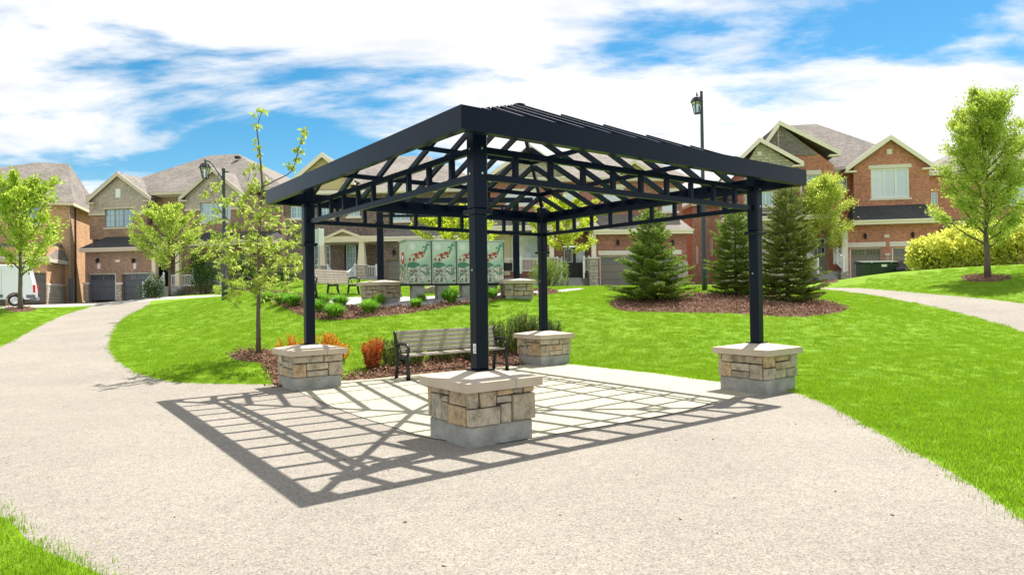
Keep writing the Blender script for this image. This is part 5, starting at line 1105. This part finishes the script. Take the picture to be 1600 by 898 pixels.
def twigbush(loc, w_, d_, hgt, m, seed, label, name='shrub', cat='shrub', group=None, nst=40, per=55, leaf=.035, lean=.35, m2=None):
    rr = np.random.default_rng(seed); t = empty(name, tuple(loc), 0, label, cat, group); st = MB(); P = []; D = []
    for i in range(nst):
        a = rr.uniform(0, 6.283); q = math.sqrt(rr.random()); b0 = np.array([math.cos(a) * q * w_ * .4, math.sin(a) * q * d_ * .4, -.02]); l = hgt * rr.uniform(.7, 1.12) * (1 - .22 * q); e2 = b0 + np.array([math.cos(a) * q * lean * w_, math.sin(a) * q * lean * d_, l]) + rr.normal(0, .03, 3) * [1, 1, 0]
        st.tube([b0, (b0 + e2) / 2 + rr.normal(0, .015, 3), e2], [.006, .005, .002], 3, False); u = rr.random((per, 1)) ** .8; P.append(b0 + (e2 - b0) * (.12 + .88 * u) + rr.normal(0, leaf * .55, (per, 3))); D.append(np.c_[rr.normal(0, 1, (per, 2)), rr.uniform(.2, 1.4, per)])
    st.build('stems', 'stem', t); link(bpy.data.objects.new('foliage', leaves('foliage', np.concatenate(P), np.concatenate(D), leaf, m, seed, .55)), t); return t
def atp(px, py): return G(px, py)
twigbush(atp(583, 577), .30, .3, .68, 'leaf_red', 71, 'fiery red barberry shrub between the left pier and the bench', nst=46, per=60, lean=.3, group='colourful barberries')
twigbush(atp(457, 563), .50, .35, .56, 'leaf_orange', 72, 'orange barberry shrub left of the left pavilion column, behind the pier', nst=36, per=50, group='colourful barberries')
twigbush(atp(504, 560), .46, .35, .56, 'leaf_orange', 73, 'yellow orange barberry shrub right of the left pavilion column', nst=36, per=50, group='colourful barberries')
twigbush(atp(529, 562), .36, .35, .38, 'leaf_orange', 74, 'low orange barberry shrub behind the right end of the left pier', nst=30, per=50, group='colourful barberries')
twigbush(atp(612, 571), .32, .3, .62, 'leaf_box', 75, 'green shrub behind the left iron end of the bench', nst=30, per=50, group='evergreen shrubs')
for i, (x, y, w_, hh, lb) in enumerate([(642, 569, .5, .34, 'low shrub under the left half of the bench'), (690, 563, .5, .36, 'low shrub under the middle of the bench'), (728, 559, .5, .34, 'low shrub behind the front column, under the bench'), (782, 552, .55, .82, 'upright dark green shrub at the right end of the bench'), (815, 545, .55, .92, 'tallest dark green shrub beside the back pier'), (834, 543, .44, .8, 'dark green shrub touching the back column'), (862, 541, .42, .70, 'dark green shrub right of the back column')]):
    twigbush(atp(x, y), w_, .4, hh, 'leaf_box', 80 + i, lb, nst=56, per=70, lean=.2, group='evergreen shrubs')
twigbush(atp(822, 548), .14, .14, .86, 'leaf_orange', 90, 'single orange leaved twig shrub among the dark green ones', nst=8, per=30, leaf=.03, group='colourful barberries')
def massbush(c, rx, ry, hgt, m, seed, label, n=9000, leaf=.1, name='shrub', cat='shrub', lobes=16, stems=True, group=None, wr=.5):
    rr = np.random.default_rng(seed); t = empty(name, tuple(c), 0, label, cat, group); P = []; D = []
    st = MB()
    for i in range(lobes):
        a = rr.uniform(0, 6.283); q = math.sqrt(rr.random()) * .8; lc = np.array([math.cos(a) * q * rx, math.sin(a) * q * ry, hgt * (.3 + .55 * rr.random() * (1 - q * .35))]); lr = np.array([rx, ry, hgt]) * rr.uniform(.2, .36) * np.array([1, 1, .8]); k = n // lobes
        d = rr.normal(size=(k, 3)); d /= np.linalg.norm(d, axis=1)[:, None]; P.append(lc + d * lr * rr.uniform(.55, 1.12, (k, 1))); D.append(d)
        st.tube([(lc[0] * .3, lc[1] * .3, -.1), tuple(lc * np.array([.7, .7, .6])), tuple(lc)], [.03, .02, .008], 4)
    k = n // 4; a = rr.uniform(0, 6.283, k); q = np.sqrt(rr.random(k)) * .95; P.append(np.c_[np.cos(a) * q * rx, np.sin(a) * q * ry, rr.random(k) * hgt * .6]); D.append(np.c_[np.cos(a), np.sin(a), np.ones(k) * .4])
    P = np.concatenate(P); D = np.concatenate(D); st.build('stems', 'stem', t); link(bpy.data.objects.new('foliage', leaves('foliage', P, D, leaf, m, seed, wr)), t); return t
def onmound(px, Y): return Gf(px, Y)
massbush(onmound(1470, 33.5), 1.6, 1.3, 1.8, 'leaf_y', 101, 'lowest yellow flowering shrub at the left end of the hedge, beside the dark car', 5000, .16, group='yellow flowering shrubs on the mound')
massbush(onmound(1515, 33), 1.8, 1.5, 2.2, 'leaf_y', 102, 'yellow flowering shrub behind the trunk of the tall right tree', 9000, .16, lobes=22, group='yellow flowering shrubs on the mound')
massbush(onmound(1592, 32.5), 2.0, 1.6, 2.5, 'leaf_y', 103, 'largest yellow flowering shrub at the right edge', 10000, .16, lobes=24, group='yellow flowering shrubs on the mound')
massbush(onmound(1670, 32), 2.0, 1.6, 3.1, 'leaf_y', 104, 'yellow flowering shrub just beyond the right edge', 6000, .16, lobes=22, group='yellow flowering shrubs on the mound')
massbush(Gf(318, 41.5), 1.1, 1.0, 2.9, 'leaf_dark', 111, 'tall dark green shrub by the porch of the grey shake gabled house', 5000, .1)
massbush(Gf(235, 46), 1.0, .8, 1.9, 'leaf_dark', 112, 'dark shrub left of the rounded maple, by the porch steps', 2500, .1)
massbush(Gf(390, 39), 1.3, 1.0, 2.6, 'leaf_dark', 113, 'dark bushy shrub behind the slender sapling', 4500, .1)
massbush(Gf(440, 40), 1.2, 1.0, 1.7, 'leaf_dark', 114, 'low dark hedge shrub left of the left pavilion column', 3500, .1)
massbush(Gf(508, 38), .9, .8, 1.3, 'leaf_dark', 115, 'rounded dark shrub behind the second bench', 2500, .09)
massbush(Gf(360, 36), .9, .8, .9, 'leaf_a', 116, 'low bright shrub in front of the porch, behind the sapling', 2500, .09)
massbush(Gf(856, 29), .9, .8, 1.35, 'needle', 117, 'small bluish evergreen behind the back pavilion column', 3500, .09, wr=.25)
for i, (x, Y, rx, hh, lb) in enumerate([(1085, 62, 2.6, 8.5, 'dark tree seen in the gap between the two red houses'), (425, 75, 3.0, 8.0, 'far tree in the gap right of the grey shake gabled house'), (1500, 70, 3.0, 9, 'far tree behind the rightmost brick house')]):
    tree(x, Y, lb, hh, 1.5, oval(rx, .4), 'leaf_dark', 16, 130 + i, .3, 4000, .15, group='far trees between the houses')
# ------------------------------------------------------------------ lamp posts
def lantern(b, g_, c):
    x, y, z = c
    b.lathe((x, y, z), [(.04, .42), (.16, .36), (.24, .22), (.245, .20), (.10, .20)], 8); b.lathe((x, y, z), [(.02, .42), (.03, .50), (.01, .58)], 6)
    g_.lathe((x, y, z), [(.11, -.22), (.20, .19)], 6)
    for k in range(6):
        a = 6.283 * k / 6; b.beam((x + .205 * math.cos(a), y + .205 * math.sin(a), z + .2), (x + .115 * math.cos(a), y + .115 * math.sin(a), z - .22), .02, .02)
    b.lathe((x, y, z), [(.12, -.25), (.12, -.22)], 6)
mg = bpy.data.materials.new('lampglass'); mg.use_nodes = True; pp = mg.node_tree.nodes['Principled BSDF']; pp.inputs['Base Color'].default_value = (.85, .9, .92, 1); pp.inputs['Roughness'].default_value = .1; pp.inputs['Transmission Weight'].default_value = .85; MATS['lampglass'] = mg
def lamp1():
    Y = 27.0; g = Gf(351, Y); t = empty('street_lamp', tuple(g), 0, 'black street lamp with a curved arm in front of the grey shake gabled house', 'street lamp', 'black street lamps'); q = lambda px, py: P3(px, py, Y) - g
    a = q(351, 460); top = q(350.5, 265); MB().lathe((0, 0, -.1), [(.12, 0), (.12, 1.1), (.075, 1.2), (.062, top[2] + .1), (.07, top[2] + .12), (.03, top[2] + .2)], 12).build('pole', 'pole', t, True)
    x = top[0]; b = MB(); p = curve([np.array([q(349, 283)[0] * .0, 0, q(350, 283)[2]]), q(343, 272), q(336, 263), q(330, 254), q(322, 252), q(321, 257)], 4); b.tube(p, .03, 6); b.tube([np.array([0, 0, q(350, 300)[2]]), q(343, 288), q(341, 270)], .018, 6); b.beam((0, 0, top[2] - .1), (.22, 0, top[2] - .1), .06, .05); b.build('arm', 'pole', t, True)
    b, g_ = MB(), MB(); c = q(320.5, 270); lantern(b, g_, (c[0], 0, c[2])); o = b.build('lantern', 'iron', t); g_.build('lamp_glass', 'lampglass', o)
lamp1()
def lamp2():
    Y = 25.0; g = Gf(1101, Y); t = empty('street_lamp', tuple(g), 0, 'tall black street lamp above the pavilion roof, before the orange brick side wall', 'street lamp', 'black street lamps'); q = lambda px, py: P3(px, py, Y) - g
    top = q(1099, 142); MB().lathe((0, 0, -.1), [(.11, 0), (.105, .9), (.09, 1.0), (.055, top[2]), (.06, top[2] + .05), (.02, top[2] + .12)], 12).build('pole', 'pole', t, True)
    b = MB(); c = q(1089, 168); zt_ = q(1099, 152)[2]; b.tube([(0, 0, zt_ - .1), (-.12, 0, zt_ + .02), (c[0] + .03, 0, zt_ + .05), (c[0], 0, c[2] + .5)], .022, 6); b.build('arm', 'pole', t, True)
    b, g_ = MB(), MB(); lantern(b, g_, (c[0], 0, c[2])); o = b.build('lantern', 'iron', t); g_.build('lamp_glass', 'lampglass', o)
lamp2()
# ------------------------------------------------------------------ sign seen from behind
Y = 23.0; g = Gf(499, Y); t = empty('park_sign', tuple(g), R(-6), 'pale grey sign panels on a galvanised post beside the left column', 'sign'); q = lambda px, py: P3(px, py, Y) - g
MB().lathe((0, 0, -.1), [(.04, 0), (.04, q(499, 356)[2] + .1)], 10).build('post', 'galv', t)
for x0, x1 in ((490, 498), (499.5, 508)): MB().cbox((q(x0, 370)[0], -.10 if x0 > 495 else .05, q(500, 384)[2]), (q(x1, 370)[0], -.07 if x0 > 495 else .08, q(500, 358)[2]), .008).build('sign_panel', 'signgrey' if x0 < 495 else 'white', t)
# ------------------------------------------------------------------ van
def van():
    Y = 43.5; g = P3(57, 474, Y); g[2] = h1(g[0], g[1]); t = empty('delivery_van', tuple(g), R(31), 'white high roofed delivery van parked in front of the tan house', 'van')
    S = lambda px, py: (P3(px, py, Y) - g)[[0, 2]]
    Ht = P3(30, 415, Y)[2] - g[2]; L_ = 6.6; o = [(0, .42), (.0, .95), (-.08, 1.5), (-.28, Ht - .18), (-.42, Ht), (-4.6, Ht), (-5.0, Ht - .1), (-5.75, 1.65), (-6.5, 1.35), (-6.75, 1.0), (-6.8, .42)]
    wx = [-1.05, -5.6]; hol = [[(x + .44 * math.cos(a), .42 + .44 * math.sin(a)) for a in np.linspace(0, math.pi, 10)] for x in wx]
    ol = [Vector(p) for p in o]
    bot = []
    for x in sorted(wx): bot += [Vector((x + .44 * math.cos(a), .42 + .44 * math.sin(a))) for a in np.linspace(math.pi, 0, 10)]
    f = lambda a, b, w: (a, w, b)
    b = MB().prism(ol + bot, [], f, -1.0, 1.0); me = b.build('body', 'vanwhite', t); md = me.modifiers.new('b', 'BEVEL'); md.width = .09; md.segments = 3; md.limit_method = 'ANGLE'; md.angle_limit = R(25)
    MB().cbox((-4.9, -1.015, .56), (-1.65, -1.0, .76), .01).build('side_moulding', 'vangrey', t); MB().cbox((-.45, -1.015, .5), (.04, -.995, .72), .01).build('side_moulding', 'vangrey', t)
    MB().cbox((-.3, -1.0, .34), (.1, 1.0, .56), .04).build('bumper', 'vangrey', t)
    MB().cbox((-.10, -1.01, .85), (.03, -.86, 1.35), .02).build('tail_light', 'red', t); MB().cbox((-.10, .86, .85), (.03, 1.01, 1.35), .02).build('tail_light', 'red', t)
    MB().box((-4.9, -1.012, 1.55), (-4.15, -1.003, 2.15)).build('side_window', 'glass_dark', t); MB().beam((-1.9, -1.006, 1.62), (-4.1, -1.006, 1.62), .012, .03).build('door_rail', 'vangrey', t)
    for x in (-1.72, -2.9, -4.05): MB().box((x - .006, -1.004, .5), (x + .006, -1.0, Ht - .25)).build('door_seam', 'vangrey', t)
    for x in wx:
        for y in (-1, .75):
            w_ = MB().lathe((x, y, .36), [(.30, -.0), (.36, .03), (.36, .22), (.30, .25)], 24, 'y').build('wheel', 'rubber', t)
            MB().lathe((x, y - .02, .36), [(.07, -.0), (.19, .02), (.235, .0), (.235, .05)], 20, 'y').build('rim', 'chrome', w_)
van()
def car():
    Y = 39.5; c = P3(1425, 430, Y); g = np.array([c[0], Y, h1(c[0], Y) ]); top = P3(1425, 406, Y)[2]; g[2] = top - 1.45
    t = empty('parked_car', tuple(g), R(60), 'dark car mostly hidden behind the mound left of the yellow shrubs', 'car'); f = lambda a, b, w: (a, w, b)
    o = [(-2.1, .3), (-2.15, .75), (-1.95, .95), (-1.2, 1.02), (-.55, 1.4), (.5, 1.45), (1.2, 1.05), (2.0, .9), (2.15, .6), (2.1, .3)]
    b = MB().prism([Vector(p) for p in o], [], f, -.85, .85).build('body', 'carblack', t); md = b.modifiers.new('b', 'BEVEL'); md.width = .14; md.segments = 3
    for x in (-1.3, 1.35):
        for y in (-.88, .68): MB().lathe((x, y, .32), [(.27, 0), (.32, .03), (.32, .18), (.27, .2)], 20, 'y').build('wheel', 'rubber', t)
    for y0, y1 in ((-.87, -.858), (.858, .87)): MB().add([(-1.0, y0, 1.04), (.95, y0, 1.06), (.45, y0, 1.34), (-.5, y0, 1.31)], [(0, 1, 2, 3)]).build('side_window', 'glass_dark', t)
car()
def transformer():
    Y = 39.0; a = P3(1363, 433, Y); b = P3(1403, 432, Y); zt_ = P3(1380, 407, Y)[2]; zb = zt_ - 1.15; g = (a[0], Y, zb); t = empty('transformer_box', g, R(-6), 'dark green utility transformer cabinet in front of the right garage doors', 'utility box')
    w_ = b[0] - a[0]; f = lambda a_, b_, w: (a_, b_, w)
    MB().cbox((-.45, 0, 0), (w_, 1.2, 1.0), .03).build('cabinet', 'boxgreen', t); MB().add([(-.5, -.05, 1.0), (w_ + .05, -.05, 1.0), (w_ + .05, 1.25, 1.0), (-.5, 1.25, 1.0), (-.5, -.05, 1.06), (w_ + .05, -.05, 1.06), (w_ + .05, 1.25, 1.2), (-.5, 1.25, 1.2)], [(3, 2, 1, 0), (4, 5, 6, 7), (0, 1, 5, 4), (1, 2, 6, 5), (2, 3, 7, 6), (3, 0, 4, 7)]).build('lid', 'boxgreen', t)
    MB().box((w_ * .35, -.012, .78), (w_ * .55, -.001, .92)).build('warning_label', 'white', t); MB().box((-.08, -.01, .02), (-.06, -.002, .98)).build('door_seam', 'rubber', t)
    for x in (-.05, w_ * .7): MB().cbox((x - .05, -.1, 1.0), (x + .05, -.051, 1.09), .01).build('hinge', 'galv', t)
transformer()
